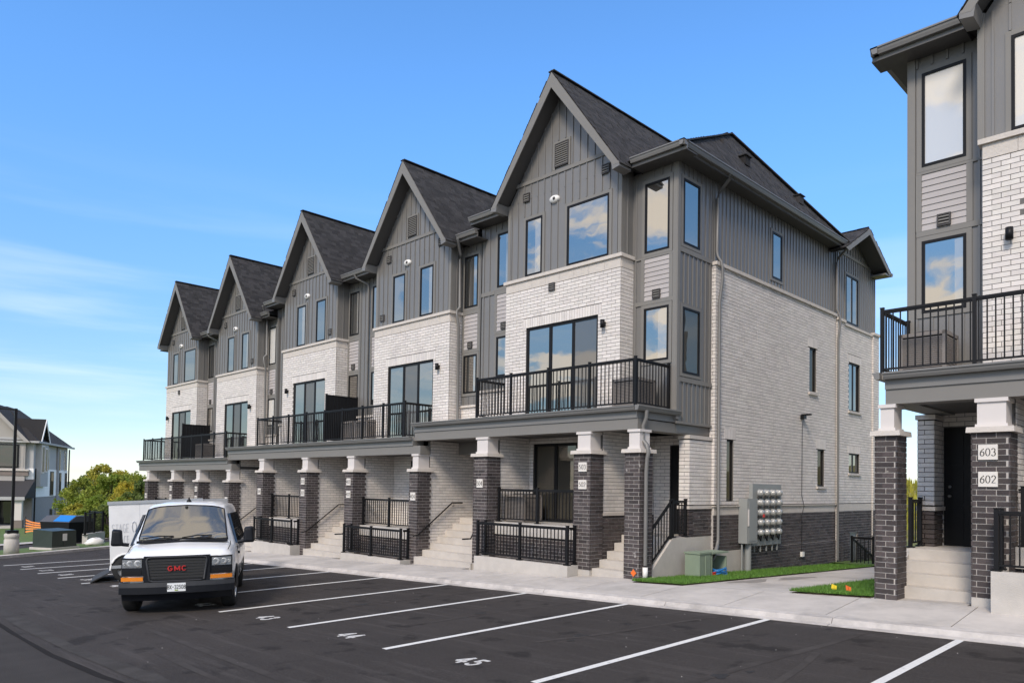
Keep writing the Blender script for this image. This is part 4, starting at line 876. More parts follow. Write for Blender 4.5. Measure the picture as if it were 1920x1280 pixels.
for h in WH: window(A,'y',XE,1,*h,glass=M_GLASSP,casing=0,din=.07,sill=h[2]>1.5)
xs_=-9.76; hw_=(20.15,20.78,7.74,9.08); siding(A,'y',xs_,1,16.88,24.62,7.451,9.6,[hw_],step=.20); window(A,'y',xs_,1,*hw_)
# rear section
XR=-9.70; RH=[(25.75,26.74,4.37,6.03),(25.77,26.71,2.26,2.93)]
brick_wall(A,'y',XR,1,24.95,28.40,1.22,7.20,RH,zref=0)
for y0,y1 in((24.64,25.22),(27.9,28.44)): 
    brick_wall(A,'y',XR+.055,1,y0,y1,1.22,7.26,zref=0,th=.05); brick_wall(A,'y',XR+.055,1,y0,y1,-1.5,.984,white=False,zref=0,th=.05); brick_wall(A,'x',y0,-1,XR-.05,XR+.055,-1.2,7.26,zref=0,th=.02)
    MB().box(XR-.05,XR+.11,y0-.05,y1+.05,7.262,7.35).obj('stone_cap',M_STONE,rowA); MB().box(XR-.05,XR+.062,y0,y1,.986,1.218).obj('stone_band',M_STONE,rowA)
MB().box(XR-.12,XR+.05,25.27,27.85,7.202,7.28).obj('stone_cap',M_STONE,rowA); MB().box(XR-.12,XR+.008,25.22,27.9,.986,1.218).obj('stone_band',M_STONE,rowA)
brick_wall(A,'y',XR,1,25.22,27.9,-1.6,.984,white=False,zref=0,holes=[(25.9,26.6,-1.55,.25)],sold=False); MB().box(XR-.09,XR-.05,25.9,26.6,-1.55,.25).obj('basement_door',M_GREY,rowA)
for h in RH: window(A,'y',XR,1,*h,casing=0,din=.07,mull=[(h[0]+h[1])/2],sill=True)
hr=(25.53,26.63,7.36,9.0); siding(A,'y',-9.74,1,24.75,28.36,7.205,9.7,[hr],step=.20); window(A,'y',-9.74,1,*hr,mull=[26.08])
g=MB(); g.prism([(-9.74,24.75,9.7),(-9.74,28.36,9.7),(-9.74,28.1,9.75),(-9.74,26.2,10.42),(-9.74,24.9,9.9)],(-.1,0,0)); gp=g.obj('gable_siding',M_SID,rowA)
for i in range(14):
    y=25.0+.24*i; t=10.42-abs(y-26.2)*.53
    if t-9.72>.1: A.bat.add(gp,M_SID,(-9.734,y,(9.72+t)/2),(.034,.036,t-9.72))
trim(A,'y',-9.74,1,[(24.75,28.36,9.60,9.70)],'frieze_board',d=.03)
R=MB(); 
for sg,ye in((-1,24.16),(1,28.30)): R.prism([(-9.2,ye,9.47),(-9.2,26.2,10.6),(-9.2,26.2,10.48),(-9.2,ye-sg*.12,9.46)],(-5.2,0,0))
rr_=R.obj('rear_gable_roof',M_SHG,rowA)
for sg,ye in((-1,24.14),(1,28.32)): shingles(A.sh,rr_,M_SHG,[(-9.17,ye,9.46),(-14.4,ye,9.46),(-14.4,26.2,10.6),(-9.17,26.2,10.6)],(1,0,0))
for sg,ye in((-1,24.16),(1,28.30)):
    f=MB(); f.prism([(-9.2,ye,9.45),(-9.2,26.2,10.58),(-9.2,26.2,10.38),(-9.2,ye-sg*.22,9.40)],(.028,0,0)); f.obj('rake_board',M_TRIM,rowA)
    s_=MB(); s_.prism([(-9.205,ye-sg*.1,9.42),(-9.205,26.2,10.42),(-9.72,26.2,10.42),(-9.72,ye-sg*.1,9.42)],(0,0,.03)); s_.obj('rake_soffit',M_SOF,rowA)
MB().box(-9.74,-9.2,27.8,28.3,9.36,9.42).obj('eave_return',M_GUT,rowA); gutter_x(A,-14,-9.16,28.44,9.5,nrm=1)
# side eave: soffit, fascia, gutter; downspouts
MB().box(-9.80,-9.40,14.86,24.5,9.56,9.585).obj('soffit',M_SOF,rowA); MB().box(-9.42,-9.395,14.86,24.55,9.585,9.70).obj('fascia',M_GUT,rowA); gutter_y(A,14.70,24.6,-9.26,9.76,.13,.13,sg=1)
xd=XE+.075
downspout(A,[(-9.33,16.95,9.62),(-9.35,16.97,9.5),(-9.66,17.0,9.25),(-9.70,17.0,9.1),(-9.70,17.0,7.72),(-9.68,17.0,7.6),(xd,17.03,7.46),(xd+.04,17.05,7.3),(xd+.04,17.05,7.0),(xd,16.98,6.4),(xd,16.98,.36),(xd+.03,16.9,.2),(xd+.25,16.35,-.02),(xd+.27,16.25,-.1)])
downspout(A,[(-9.33,24.5,9.62),(-9.35,24.55,9.5),(-9.62,24.62,9.3),(-9.66,24.62,9.15),(-9.66,24.62,7.62),(XE+.12,24.64,7.35),(XE+.13,24.64,7.1),(xd,24.62,6.6),(xd,24.62,-.6)])
for x,dz,h in((-17.35,-.4,1),(-22.75,-.4,0),(-30.15,-.4,1),(-35.6,-.81,0)):
    yf_=Y0+1.02
    if h: downspout(A,[(x+.1,Y0+.95,9.62+dz),(x+.05,Y0+1.05,9.45+dz),(x-.17,Y0+1.30,9.25+dz),(x-.19,Y0+1.33,9.1+dz),(x-.19,Y0+1.33,7.6+dz),(x-.15,Y0+1.2,7.45+dz),(x-.14,Y0+1.18,7.3+dz),(x-.19,Y0+1.3,7.0+dz),(x-.19,Y0+1.33,3.6+dz)])
    else: downspout(A,[(x-.3,Y0+1.0,9.62+dz),(x-.28,Y0+1.08,9.5+dz),(x,Y0+1.42,9.3+dz),(x,Y0+1.45,9.15+dz),(x,Y0+1.45,3.6+dz)])
downspout(A,[(-9.72,13.98,3.40),(-9.72,13.98,3.24),(-9.80,13.97,3.05),(-9.80,13.97,2.92),(-9.80,13.97,2.72),(-9.66,13.93,2.60),(-9.62,13.92,2.45),(-9.645,13.91,2.3),(-9.66,13.9,2.0),(-9.66,13.9,-.1)],.085)
MB().lathe([(.055,0),(.06,0),(.06,.28),(.0,.28)],(-9.66,13.9,-.42),(0,0,1),14).obj('drain_sleeve',M_WHITEP,rowA)
# roof vents
for x,y in((-10.02,18.9),(-9.86,22.0)):
    z=9.72+(-9.33-x)*1.53; q=MB(); q.box(x-.12,x+.16,y-.14,y+.14,z-.15,z+.10); q.box(x-.16,x+.2,y-.18,y+.18,z+.10,z+.125); q.obj('roof_vent',M_SHG,rowA)
for x,y,h in((-10.2,18.1,.28),(-9.95,22.5,.28)): MB().lathe([(.05,0),(.05,h),(.0,h)],(x,y,9.6+(-9.33-x)*1.51),(0,0,1),10).obj('vent_pipe',M_SHG,rowA)
# soffit lamp cable on the end wall
q=MB(); q.box(XE,XE+.30,21.98,22.06,3.90,3.95); q.box(XE,XE+.12,21.92,22.1,3.80,3.92); ql=q.obj('wall_flood_light',M_BLK,rowA)
q=MB(); q.tube([(XE+.06,22.02,3.84),(XE+.04,21.98,3.55),(XE+.035,21.98,1.5),(XE+.09,22.02,1.18),(XE+.035,21.99,.9),(XE+.035,21.99,-.25)],.008,6); q.obj('cable',M_BLK,ql); MB().box(XE+.005,XE+.09,21.93,22.07,-.34,-.2).obj('cable_box',M_WHITEP,ql)
railing(A,(-9.32,25.0,-.78),(-9.32,27.6,-1.75),.95,posts=(.02,.5,.98),pw=.06,post_drop=.12); railing(A,(-9.32,25.0,-.78),(-8.6,25.0,-.78),.95,posts=(.95,),pw=.06)
# solid core behind the facades so that no light passes through
b=MB(); b.box(-41.9,-9.85,16.85,24.5,-1.5,3.0); b.box(-16.8,-9.83,15.37,24.55,3.0,9.56); b.box(-30.0,-16.8,15.37,24.55,2.6,9.14); b.box(-41.9,-30.0,15.37,24.55,2.2,8.73); b.box(-14,-9.80,24.5,28.35,-1.5,9.6); b.obj('core_wall',M_SID,rowA)
for xc,dz in zip([-13.1]+XC,[0]+DZ): MB().box(xc-1.9,xc+1.9,Y0+1.17,Y0+1.7,3.6+dz,9.7+dz).obj('bay_core',M_SID,rowA)
# ================================================================ the block at the right edge (mirror image of the end unit)
rowB=thing('townhouse_row','townhouse block cut off by the right edge with plaques 603 and 602','building',(-1.0,14.5,-.3)); Bb=Bld(rowB)
F6=Fr(-4.5,1,-.4,.15); end_unit(Bb,F6,-1,curb_top=.32,nums=('603','602','604'),lm=1.63,plq=1.06,glass=M_GLASSB,p_w=(-.09,.27),ru=-.005)
beam_run(Bb,-4.44,3.6,.15,-.4); eave_front(Bb,-5.07,-3.43,.15,-.4); eave_front(Bb,1.08,3.6,.15,-.4); main_roof(Bb,-4.95,3.6,.15,-.4,hip=-1)
MB().box(-4.85,-4.45,14.46,24.1,9.71,9.735).obj('soffit',M_SOF,rowB); gutter_y(Bb,14.3,24.2,-5.02,9.91,.13,.13,sg=-1)
brick_wall(Bb,'y',-4.6,-1,16.5,24.0,-1,7.5,zref=0); siding(Bb,'y',-4.52,-1,16.5,24.0,7.5,9.7)
b=MB(); b.box(-4.4,3.6,16.45,24.0,-1.2,3.2); b.box(-4.45,3.6,14.97,24.05,3.2,9.7); b.box(-3.1,.7,14.53,15.2,3.75,9.85); b.obj('core_wall',M_SID,rowB)
MB().box(-2.62,-2.44,Y0-.4+.98,Y0-.4+1.02,4.35,4.47).obj('outlet_box',M_GREY,rowB)
for P in list(Pieces.ALL): P.flush()
Pieces.ALL.clear()
# ---------------------------------------------------------------- air conditioners
def condenser():
    o=thing('air_conditioner','beige condenser','air conditioner',(0,0,0),world=False); w=.37; h=.74
    b=MB(); b.box(-w+.03,w-.03,-w+.03,w-.03,.06,h-.03); b.obj('coil_core',M_ACD,o)
    f=MB()
    for sx in(-1,1):
        for sy in(-1,1): f.box(sx*w-.03*sx-.03,sx*w-.03*sx+.03,sy*w-.03*sy-.03,sy*w-.03*sy+.03,.0,h)
    f.box(-w,w,-w,w,.02,.08); f.box(-w,w,-w,w,h-.06,h); f.obj('casing',M_ACB,o)
    l=MB(); n=16
    for i in range(n):
        z=.10+(h-.18)*i/n
        for s in(-1,1): l.box(-w+.05,w-.05,s*(w-.012)-.006,s*(w-.012)+.006,z,z+.022); l.box(s*(w-.012)-.006,s*(w-.012)+.006,-w+.05,w-.05,z,z+.022)
    l.obj('louvres',M_ACB,o)
    t=MB(); t.lathe([(.30,0),(.30,.025),(.26,.04),(.26,.0)],(0,0,h),(0,0,1),24)
    for r in(.06,.13,.2): t.lathe([(r,.02),(r+.012,.03),(r+.024,.02)],(0,0,h),(0,0,1),20)
    t.obj('fan_grille',M_ACD,o); return o
ac=condenser(); acs=[(-10.55,14.62,3.492,'beige air conditioner on the end balcony of the long row nearest the corner'),(-4.02,14.3,3.642,'beige air conditioner on the balcony of the block at the right edge'),(-14.3,14.75,.661,'beige air conditioner behind the railing of the porch numbered 504'),
 (-22.7,14.72,3.092,'beige air conditioner on the middle balcony beside the black privacy screen'),(-21.85,14.72,3.092,'dark air conditioner on the middle balcony farther from the privacy screen'),(-35.6,14.72,2.682,'beige air conditioner on the far left balcony beside the privacy screen'),(-25.6,14.75,.261,'air conditioner on the porch between the plaques 304 and 303')]
for i,(x,y,z,lb) in enumerate(acs):
    o=ac if i==0 else copy_tree(ac); o.location=(x,y,z); o['label']=lb; o['group']='air conditioners on balconies and porches'
# ---------------------------------------------------------------- electric meter bank on the end wall
mbk=thing('meter_bank','grey cabinet with rows of round electric meters on the end wall','meter bank',(-9.45,19,-.45))
MB().box(-9.67,-9.42,18.16,18.72,.22,1.40).obj('cabinet',M_GREY,mbk); MB().box(-9.42,-9.41,18.24,18.64,.28,1.34).obj('cabinet_door',M_GREY,mbk); MB().box(-9.445,-9.40,18.19,18.25,.68,1.12).obj('cabinet_handle',M_WPNT,mbk)
MB().box(-9.67,-9.56,18.722,20.42,.12,1.80).obj('meter_board',M_GREY,mbk)
M_MTR=mat('meter_glass',(.36,.36,.345),.25,coat=.3,var=.3,vscale=9); M_RED=mat('red_tag',(.5,.03,.02),.5)
for r in range(5):
    for c in range(4):
        y=19.08+.36*c+.0; z=1.56-.27*r; q=MB(); q.lathe([(.095,0),(.095,.05),(.085,.055),(.085,.11),(.06,.14),(0,.145)],(-9.56,y,z),(1,0,0),16); mt=q.obj('meter',M_MTR,mbk)
        MB().box(-9.44,-9.418,y-.05,y+.05,z-.02,z+.03).obj('meter_dial',M_GREY,mt)
        MB().box(-9.56,-9.52,y-.1,y+.1,z-.15,z-.1).obj('meter_tab',M_VENT,mt)
MB().box(-9.43,-9.40,19.05,19.12,.90,.98).obj('red_tag',M_RED,mbk)
for c in range(4): q=MB(); q.tube([(-9.53,18.98+.36*c,.42),(-9.49,19.06+.36*c,.26),(-9.53,19.18+.36*c,.42)],.022,6); q.obj('cable_loop',M_BLK,mbk)
for y in(18.9,19.25,19.6,19.95,20.25): q=MB(); q.tube([(-9.6,y,.12),(-9.6,y,-.05)],.025,8); q.obj('conduit',M_GREY,mbk)
q=MB(); q.tube([(-9.53,18.42,.22),(-9.53,18.42,-.65)],.085,14); q.obj('conduit',M_GREY,mbk); q=MB(); q.tube([(-9.60,18.22,.22),(-9.60,18.22,-.65)],.025,8); q.obj('conduit',M_GREY,mbk)
# ---------------------------------------------------------------- green utility pedestal, blue hose, flags
zl=lambda x,y:walkz(x,y)+.03
ub=thing('utility_pedestal','open pale green utility box on the grass by the concrete stairs','utility box',(-9.3,15.8,zl(-9.3,15.8)-.02))
z0=zl(-9.3,15.8)-.04
MB().box(-9.56,-9.16,15.38,15.86,z0,z0+.60).obj('cabinet',M_GREEN,ub); MB().box(-9.58,-9.14,15.36,15.88,z0+.60,z0+.64).obj('cabinet_lid',M_GREEN,ub)
MB().box(-9.16,-9.145,15.62,15.84,z0+.05,z0+.56).obj('cabinet_door',M_GREEN,ub)
b=MB(); b.box(-9.58,-9.16,15.92,15.95,z0,z0+.58); b.box(-9.58,-9.54,15.95,16.6,z0,z0+.58); b.box(-9.58,-9.16,16.6,16.63,z0,z0+.5); b.box(-9.60,-9.13,15.90,16.66,z0+.58,z0+.62); b.box(-9.58,-9.16,15.92,16.63,z0-.02,z0+.02); b.obj('open_cabinet',M_GREEN,ub)
M_BLUE=mat('blue_hose_plastic',(.02,.16,.42),.4); M_ORG=mat('orange_plastic',(.75,.15,.02),.5); M_YEL=mat('yellow_plastic',(.85,.62,.03),.5)
q=MB(); pts=[(-9.2+.13*math.cos(a*.55)*(1+.1*math.sin(a)),16.35+.26*math.sin(a*.55),z0+.05+.0045*a+.02*math.sin(a*1.3)) for a in range(36)]; q.tube(pts,.022,6); tag(q.obj('hose_coil',M_BLUE),'coil of bright blue hose lying in the open green box','hose')
q=MB(); pts=[(-9.22+.07*math.cos(a*.6),16.05+.1*math.sin(a*.6),z0+.05+.004*a) for a in range(26)]; q.tube(pts,.018,6); tag(q.obj('red_cable_coil',M_RED),'small coil of red cable beside the blue hose','cable')
MB_=MB(); MB_.box(-9.05,-8.75,15.95,17.0,zl(-9,16.5)-.03,zl(-9,16.5)+.015); tag(MB_.obj('wooden_plank',mat('raw_plank',(.33,.22,.12),.8,var=.2,vscale=12)),'thin bare wood plank lying on the grass by the green box','plank')
def flag(x,y,m_,lb,tilt):
    o=thing('marker_flag',lb,'flag',(x,y,zl(x,y)-.02),'survey marker flags',world=False); o.scale=(.66,.66,.66)
    q=MB(); q.tube([(0,0,-.05),(tilt*.1,0,.26)],.004,6); q.obj('flag_wire',M_VENT,o)
    q=MB(); w=[(0,0),(.05,.012),(.10,-.008),(.14,.010)]; V=[]
    for a,dy in w: V+=[(tilt*.06+a,dy,.10),(tilt*.09+a,dy,.24)]
    V=[(v[0],v[1]+(.002),v[2]-a*.3) for v,a in zip(V,[0,0,.05,.05,.1,.1,.14,.14])]; q.add(V,[(2*i,2*i+2,2*i+3,2*i+1) for i in range(3)]); q.add([(v[0],v[1]-.003,v[2]) for v in V],[(2*i+1,2*i+3,2*i+2,2*i) for i in range(3)]); q.obj('flag_sheet',m_,o)
flag(-5.55,13.9,M_YEL,'small yellow survey flag in the grass by the right pier',.3); flag(-5.2,13.75,M_ORG,'small orange survey flag in the grass by the right pier',-.4)
q=MB(); a=.085; c=(-9.86,Y0-.012,-.27); q.prism([(c[0],c[1],c[2]-a),(c[0]+a*.9,c[1],c[2]),(c[0],c[1],c[2]+a),(c[0]-a*.9,c[1],c[2])],(0,.012,0)); mk=tag(q.obj('marker_diamond',M_ORG),'orange diamond marker at the foot of the corner brick pier','marker')
# ---------------------------------------------------------------- van
M_VW=mat('white_van_paint',(.80,.80,.79),.28,coat=.6,var=.02,vscale=1,grime=.06); M_BUM=mat('dark_bumper_plastic',(.008,.009,.012),.5,var=.1,vscale=4,spec=.2); M_BUT=mat('lit_top_and_frame_plastic',(.022,.023,.026),.5,var=.15,vscale=6,spec=.35); M_TYRE=mat('tyre_rubber',(.014,.014,.014),.85,var=.2,vscale=9)  # M_BUT: light on the bumper top put into its colour; grille frame shares it
M_RIM=mat('steel_rim',(.45,.45,.44),.4,metal=.6); M_AMB=mat('amber_lens',(.62,.19,.01),.25,coat=.5,var=.1,vscale=25); M_CHR=mat('headlamp_clear',(.42,.45,.48),.12,metal=.7,var=.5,vscale=14); M_EMB=mat('red_emblem',(.42,.02,.02),.3); M_PLT=mat('licence_plate',(.68,.70,.70),.5)
M_WSH=glassmat('windscreen_glass',(.06,.06,.055),.24,.04); M_VGL=glassmat('van_side_glass',(.02,.022,.024),.14,.05)
TH=math.radians(-27); hx=np.array([math.cos(TH),math.sin(TH)]); ly=np.array([-hx[1],hx[0]])
def ground_frame(x,y,th):
    f=np.array([math.cos(th),math.sin(th),.0345*math.cos(th)+.01*math.sin(th)]); f/=np.linalg.norm(f); n=np.array([-.0345,-.01,1.0]); n/=np.linalg.norm(n); l=np.cross(n,f); m_=Matrix.Identity(4)
    for i in range(3): m_[i][0]=f[i]; m_[i][1]=l[i]; m_[i][2]=n[i]
    m_[0][3]=x; m_[1][3]=y; m_[2][3]=asph(x,y); return m_
van=thing('van','white cargo van parked facing the camera in front of the trailer','van',(0,0,0),world=False); van.matrix_world=ground_frame(-14.72,5.70,TH)
# stations: x, zbot, zbelt, zshoulder, ztop, wlow, wbelt, wtop
ST=[(.80,.52,.95,1.03,1.06,.80,.84,.74),(.72,.48,.98,1.085,1.115,.90,.93,.84),(.55,.44,1.03,1.14,1.175,.97,.97,.87),(.2,.40,1.08,1.185,1.235,.99,.99,.88),(-.12,.38,1.11,1.21,1.265,1.0,1.0,.88),(-.22,.38,1.12,1.23,1.29,1.0,1.0,.865),
 (-.55,.38,1.135,1.56,1.66,1.0,1.0,.80),(-.88,.38,1.145,1.87,1.985,1.0,1.0,.745),(-1.05,.38,1.15,1.915,2.035,1.0,1.0,.745),(-1.6,.38,1.15,1.95,2.075,1.0,1.005,.755),(-3.4,.38,1.15,1.95,2.085,1.0,1.005,.755),(-4.5,.38,1.15,1.94,2.07,1.0,1.0,.75),(-4.78,.42,1.15,1.88,1.99,.97,.97,.72)]
def ring(s):
    x,zb,zl_,zs,zt,wl,wb,wt=s
    def cr(y): return x-(.16*(abs(y)/1.0)**2.2 if x>-.3 else 0)
    pts=[(0,zb),(wl*.85,zb),(wl*.985,zb+.07),(wb*1.005,(zb+zl_)/2),(wb,zl_-.06),(wb*.985,zl_),(wb+(wt-wb)*.5,zl_+(zs-zl_)*.5),(wt+.01,zs-.03),(wt*.93,zs+(zt-zs)*.45),(wt*.6,zt-.02),(0,zt)]
    full=[(y,z) for y,z in pts]+[(-y,z) for y,z in pts[-2:0:-1]]
    return [(cr(y),y,z) for y,z in full]
def loft(st,name,m_,par,cap=True):
    b=MB(); R=[ring(s) for s in st]; n=len(R[0]); b.add([p for r in R for p in r],[(i*n+j,(i+1)*n+j,(i+1)*n+(j+1)%n,i*n+(j+1)%n) for i in range(len(R)-1) for j in range(n)],True)
    b.add(R[0],[tuple(range(n))]); b.add(R[-1],[tuple(range(n))[::-1]]); return b.obj(name,m_,par)
body=loft(ST,'body',M_VW,van)
def lerp(a,c,t): return tuple(a[i]+(c[i]-a[i])*t for i in range(len(a)))
# windscreen: top surface between two stations, lifted a little
def patch(sa,sb,ja,jb,lift,name,m_,par,ta=0.0,tb=1.0,n=8):
    b=MB(); V=[]; ra,rb=ring(sa),ring(sb); js=list(range(ja,jb+1))
    for i in range(n+1):
        t=ta+(tb-ta)*i/n
        for j in js: V.append(np.array(lerp(ra[j%len(ra)],rb[j%len(rb)],t)))
    m=len(js); c=np.mean(V,axis=0)
    nr=np.cross(V[m]-V[0],V[1]-V[0]); nr=np.cross(V[m*n]-V[0],V[m-1]-V[0]); nr/=np.linalg.norm(nr); 
    if nr@(c-np.array([-2.2,0,.9]))<0: nr=-nr
    b.add([v+nr*lift for v in V],[(i*m+j,i*m+j+1,(i+1)*m+j+1,(i+1)*m+j) for i in range(n) for j in range(m-1)],True); return b.obj(name,m_,par)
b=MB(); WS=[]
def resample(P,n):
    P=np.array(P); d=np.r_[0,np.cumsum(np.linalg.norm(np.diff(P,axis=0),axis=1))]; return [np.array([np.interp(t,d,P[:,k]) for k in range(3)]) for t in np.linspace(d[-1]*.045,d[-1]*.955,n)]
for t in np.linspace(.06,1.94,10):
    s_=lerp(ST[5],ST[6],t) if t<1 else lerp(ST[6],ST[7],t-1); r_=ring(s_); WS+= [tuple(p+np.array([.012,0,.016])) for p in resample(r_[7:14],13)]
b.add(WS,[(i*13+j,i*13+j+1,(i+1)*13+j+1,(i+1)*13+j) for i in range(9) for j in range(12)],True); ws=b.obj('windscreen',M_WSH,van)
fr=MB(); idx=[j for j in range(13)]+[13*i+12 for i in range(1,10)]+[13*9+j for j in range(11,-1,-1)]+[13*i for i in range(8,0,-1)]
fr.tube([np.array(WS[i])+np.array([-.004,0,0]) for i in idx]+[WS[0]],.016,6); fr.obj('windscreen_seal',M_BLK,van)
for s0,s1 in(((.02,-.62),(.05,-.02)),((.05,.10),(.0,.62))): pass
for ya,yb_ in((-.72,-.18),(-.02,.52)):
    q=MB(); q.tube([(-.17,ya,1.345),(-.235,(ya+yb_)/2,1.385),(-.26,yb_,1.375)],.013,6); q.tube([(-.1,yb_+.12,1.30),(-.19,(ya+yb_)/2+.1,1.36)],.014,6); q.obj('wiper',M_BLK,van)
q=MB(); q.tube([(-.80,0,1.955),(-.79,0,1.93)],.03,8); q.obj('sensor_housing',M_INK,van)
q=MB(); q.box(-.25,-.10,-.82,.82,1.255,1.30); q.obj('cowl',M_BUM,van)
# side windows
for sg in(-1,1):
    for xa,xb,xt in((-.50,-1.30,-.86),(-1.42,-2.5,-1.42),(-2.6,-3.6,-2.6),(-3.7,-4.5,-3.7)):
        q=MB(); z0_,z1_=1.20,1.80; y0_,y1_=sg*.985,sg*.815
        q.hexa([(xa,y0_-.03*sg,z0_),(xb,y0_-.03*sg,z0_),(xb,y1_-.03*sg,z1_),(xt,y1_-.03*sg,z1_),(xa,y0_+.012*sg,z0_),(xb,y0_+.012*sg,z0_),(xb,y1_+.012*sg,z1_),(xt,y1_+.012*sg,z1_)]); q.obj('side_window',M_VGL,van)
    q=MB(); q.tube([(-.42,sg*1.0,1.22),(-.40,sg*1.14,1.24)],.035,8); mi=q.obj('mirror_arm',M_BUM,van)
    q=MB(); X0,X1=-.47,-.33; q.hexa([(X0,sg*1.10,1.20),(X0,sg*1.33,1.20),(X1+.02,sg*1.31,1.21),(X1+.02,sg*1.11,1.21),(X0,sg*1.12,1.53),(X0,sg*1.31,1.55),(X1,sg*1.28,1.52),(X1,sg*1.13,1.50)])
    o=q.obj('mirror_housing',M_BUM,mi); bv=o.modifiers.new('bevel','BEVEL'); bv.width=.045; bv.segments=3
    q=MB(); q.box(-.80,-.55,sg*1.0,sg*1.03,.98,1.02); q.obj('door_handle',M_BUM,van)
    for xx in(-.45,-1.36,-2.55): q=MB(); q.box(xx-.006,xx+.006,sg*.985,sg*1.009,.50,1.14); q.obj('door_seam',M_INK,van)
    # front lamps at the corners
    def fx(y,d): return .80-(.16*(abs(y))**2.2)+d
    def lampbox(y0,y1,z0,z1,d,nm,m_):
        q=MB(); ys_=np.linspace(y0,y1,5); 
        for i in range(4):
            a,c=ys_[i],ys_[i+1]; q.hexa([(fx(a,-.12),sg*a,z0),(fx(a,d),sg*a,z0),(fx(c,d),sg*c,z0),(fx(c,-.12),sg*c,z0),(fx(a,-.12),sg*a,z1),(fx(a,d),sg*a,z1),(fx(c,d),sg*c,z1),(fx(c,-.12),sg*c,z1)])
        return q.obj(nm,m_,van)
    hl=lampbox(.595,.93,.855,1.005,.022,'headlamp',M_CHR); lampbox(.56,.945,.70,1.03,.014,'lamp_surround',M_BUM); lampbox(.60,.92,.735,.80,.022,'lamp_panel',M_BLK); lampbox(.57,.945,.615,.685,.05,'indicator',M_AMB)
    for i_,(yy,rr_) in enumerate(((.665,.062),(.80,.055),(.89,.03))): q=MB(); q.lathe([(rr_,0),(rr_*.9,.006),(rr_*.3,-.01),(0,-.012)],(fx(yy,.0265),sg*yy,.93),(1,0,0),16); q.obj('reflector',M_RIM,hl)
    pass
# grille
q=MB(); q.box(.70,.80,-.56,.56,.585,1.06); q.obj('grille_panel',M_BUM,van)
q=MB(); q.tube([(.812,-.46,.615),(.812,-.40,.595),(.812,.40,.595),(.812,.46,.615),(.812,.515,.98),(.812,.49,1.02),(.812,.44,1.035),(.812,-.44,1.035),(.812,-.49,1.02),(.812,-.515,.98),(.812,-.46,.615)],.020,8); q.obj('grille_frame',M_BUT,van)
for i in range(7): q=MB(); z_=.65+.052*i; w_=.445+.05*i/6; q.box(.79,.815,-w_,w_,z_,z_+.020); q.obj('grille_bar',mat('gloss_black_bar',(.024,.024,.025),.25,spec=.6),van)
MB().box(.80,.805,-.49,.49,.63,1.01).obj('grille_void',M_INK,van)
lettering('emblem','GMC',(.818,0,.83),(0,1,0),(0,0,1),.085,M_EMB,van,thick=.17,adv=.95,wx=1.45,depth=.02)
# bumper and valance
def bump(z0,z1,d,w,nm,m_,dx=0):
    q=MB(); ys_=np.linspace(-w,w,13)
    for i in range(12):
        a,c=ys_[i],ys_[i+1]; g=lambda y:.86-(.20*(abs(y)/w)**2.6)*1.0+d
        q.hexa([(g(a)-.18,a,z0),(g(a)-dx,a,z0),(g(c)-dx,c,z0),(g(c)-.18,c,z0),(g(a)-.18,a,z1),(g(a),a,z1),(g(c),c,z1),(g(c)-.18,c,z1)])
    return q.obj(nm,m_,van)
bump(.38,.50,.03,.985,'bumper',M_BUM); bump(.502,.585,.015,.99,'bumper_top',M_BUT,-.015); bump(.25,.378,-.03,.95,'valance',M_BUM,.06)  # upper band coloured paler, as if lit from above
q=MB(); q.box(.875,.89,-.155,.155,.415,.565); pl=q.obj('licence_plate',M_PLT,van); lettering('plate_number','BX-32508',(.8905,0,.495),(0,1,0),(0,0,1),.072,M_INK,pl,thick=.13,adv=.70,wx=.78,depth=.002)
MB().box(.891,.893,-.03,.03,.425,.445).obj('plate_sticker',mat('plate_green',(.25,.33,.08),.5),pl)
q=MB(); q.box(-4.5,.5,-.75,.75,.30,.42); q.obj('underbody',M_INK,van)
def wheel(par,x,y,r=.375,w=.25,sg=1,steer=0.0):
    q=MB(); q.lathe([(r*.62,-w/2),(r*.9,-w/2),(r*.985,-w*.4),(r,-w*.25),(r,w*.25),(r*.985,w*.4),(r*.9,w/2),(r*.62,w/2)],(0,0,0),(0,sg,0),28); o=q.obj('wheel',M_TYRE,par)
    o.location=(x,y,r); o.rotation_euler=(0,0,steer)
    q=MB(); q.lathe([(r*.64,w*.44),(r*.60,w*.30),(r*.5,w*.22),(r*.38,w*.30),(r*.16,w*.34),(r*.14,w*.46),(0,w*.47)],(0,0,0),(0,sg,0),24); q.obj('rim',M_RIM,o)
    for k in range(8): a=k*math.pi/4; q=MB(); q.lathe([(.018,0),(.018,.02),(0,.02)],(math.cos(a)*r*.44,sg*w*.27,math.sin(a)*r*.44),(0,sg,0),8); q.obj('wheel_bolt',M_VENT,o)
    return o
for x in(0,-3.43):
    for sg in(-1,1): wheel(van,x,sg*.86,sg=sg,steer=math.radians(-4) if x==0 else 0)
for x in(0,-3.43):
    for sg in(-1,1):
        q=MB(); n=14; P=[(x+.46*math.cos(math.pi*i/n),sg*1.004,.38+.44*math.sin(math.pi*i/n)) for i in range(n+1)]; q.add(P,[tuple(range(n+1))]); q.add([(p[0],p[1]+.002*sg,p[2]) for p in P],[tuple(range(n+1))[::-1]]); q.obj('wheel_arch',M_INK,van)
q=MB(); q.lathe([(.05,0),(.045,.03),(.02,.055),(.012,.09),(0,.1)],(-1.25,.0,2.05),(0,0,1),12); q.obj('roof_antenna',M_BLK,van)
q=MB(); q.tube([(.52,-.865,1.135),(.1,-.885,1.205),(-.2,-.87,1.25)],.008,6); q.tube([(.52,.865,1.135),(.1,.885,1.205),(-.2,.87,1.25)],.008,6); q.obj('bonnet_seam',M_INK,van)
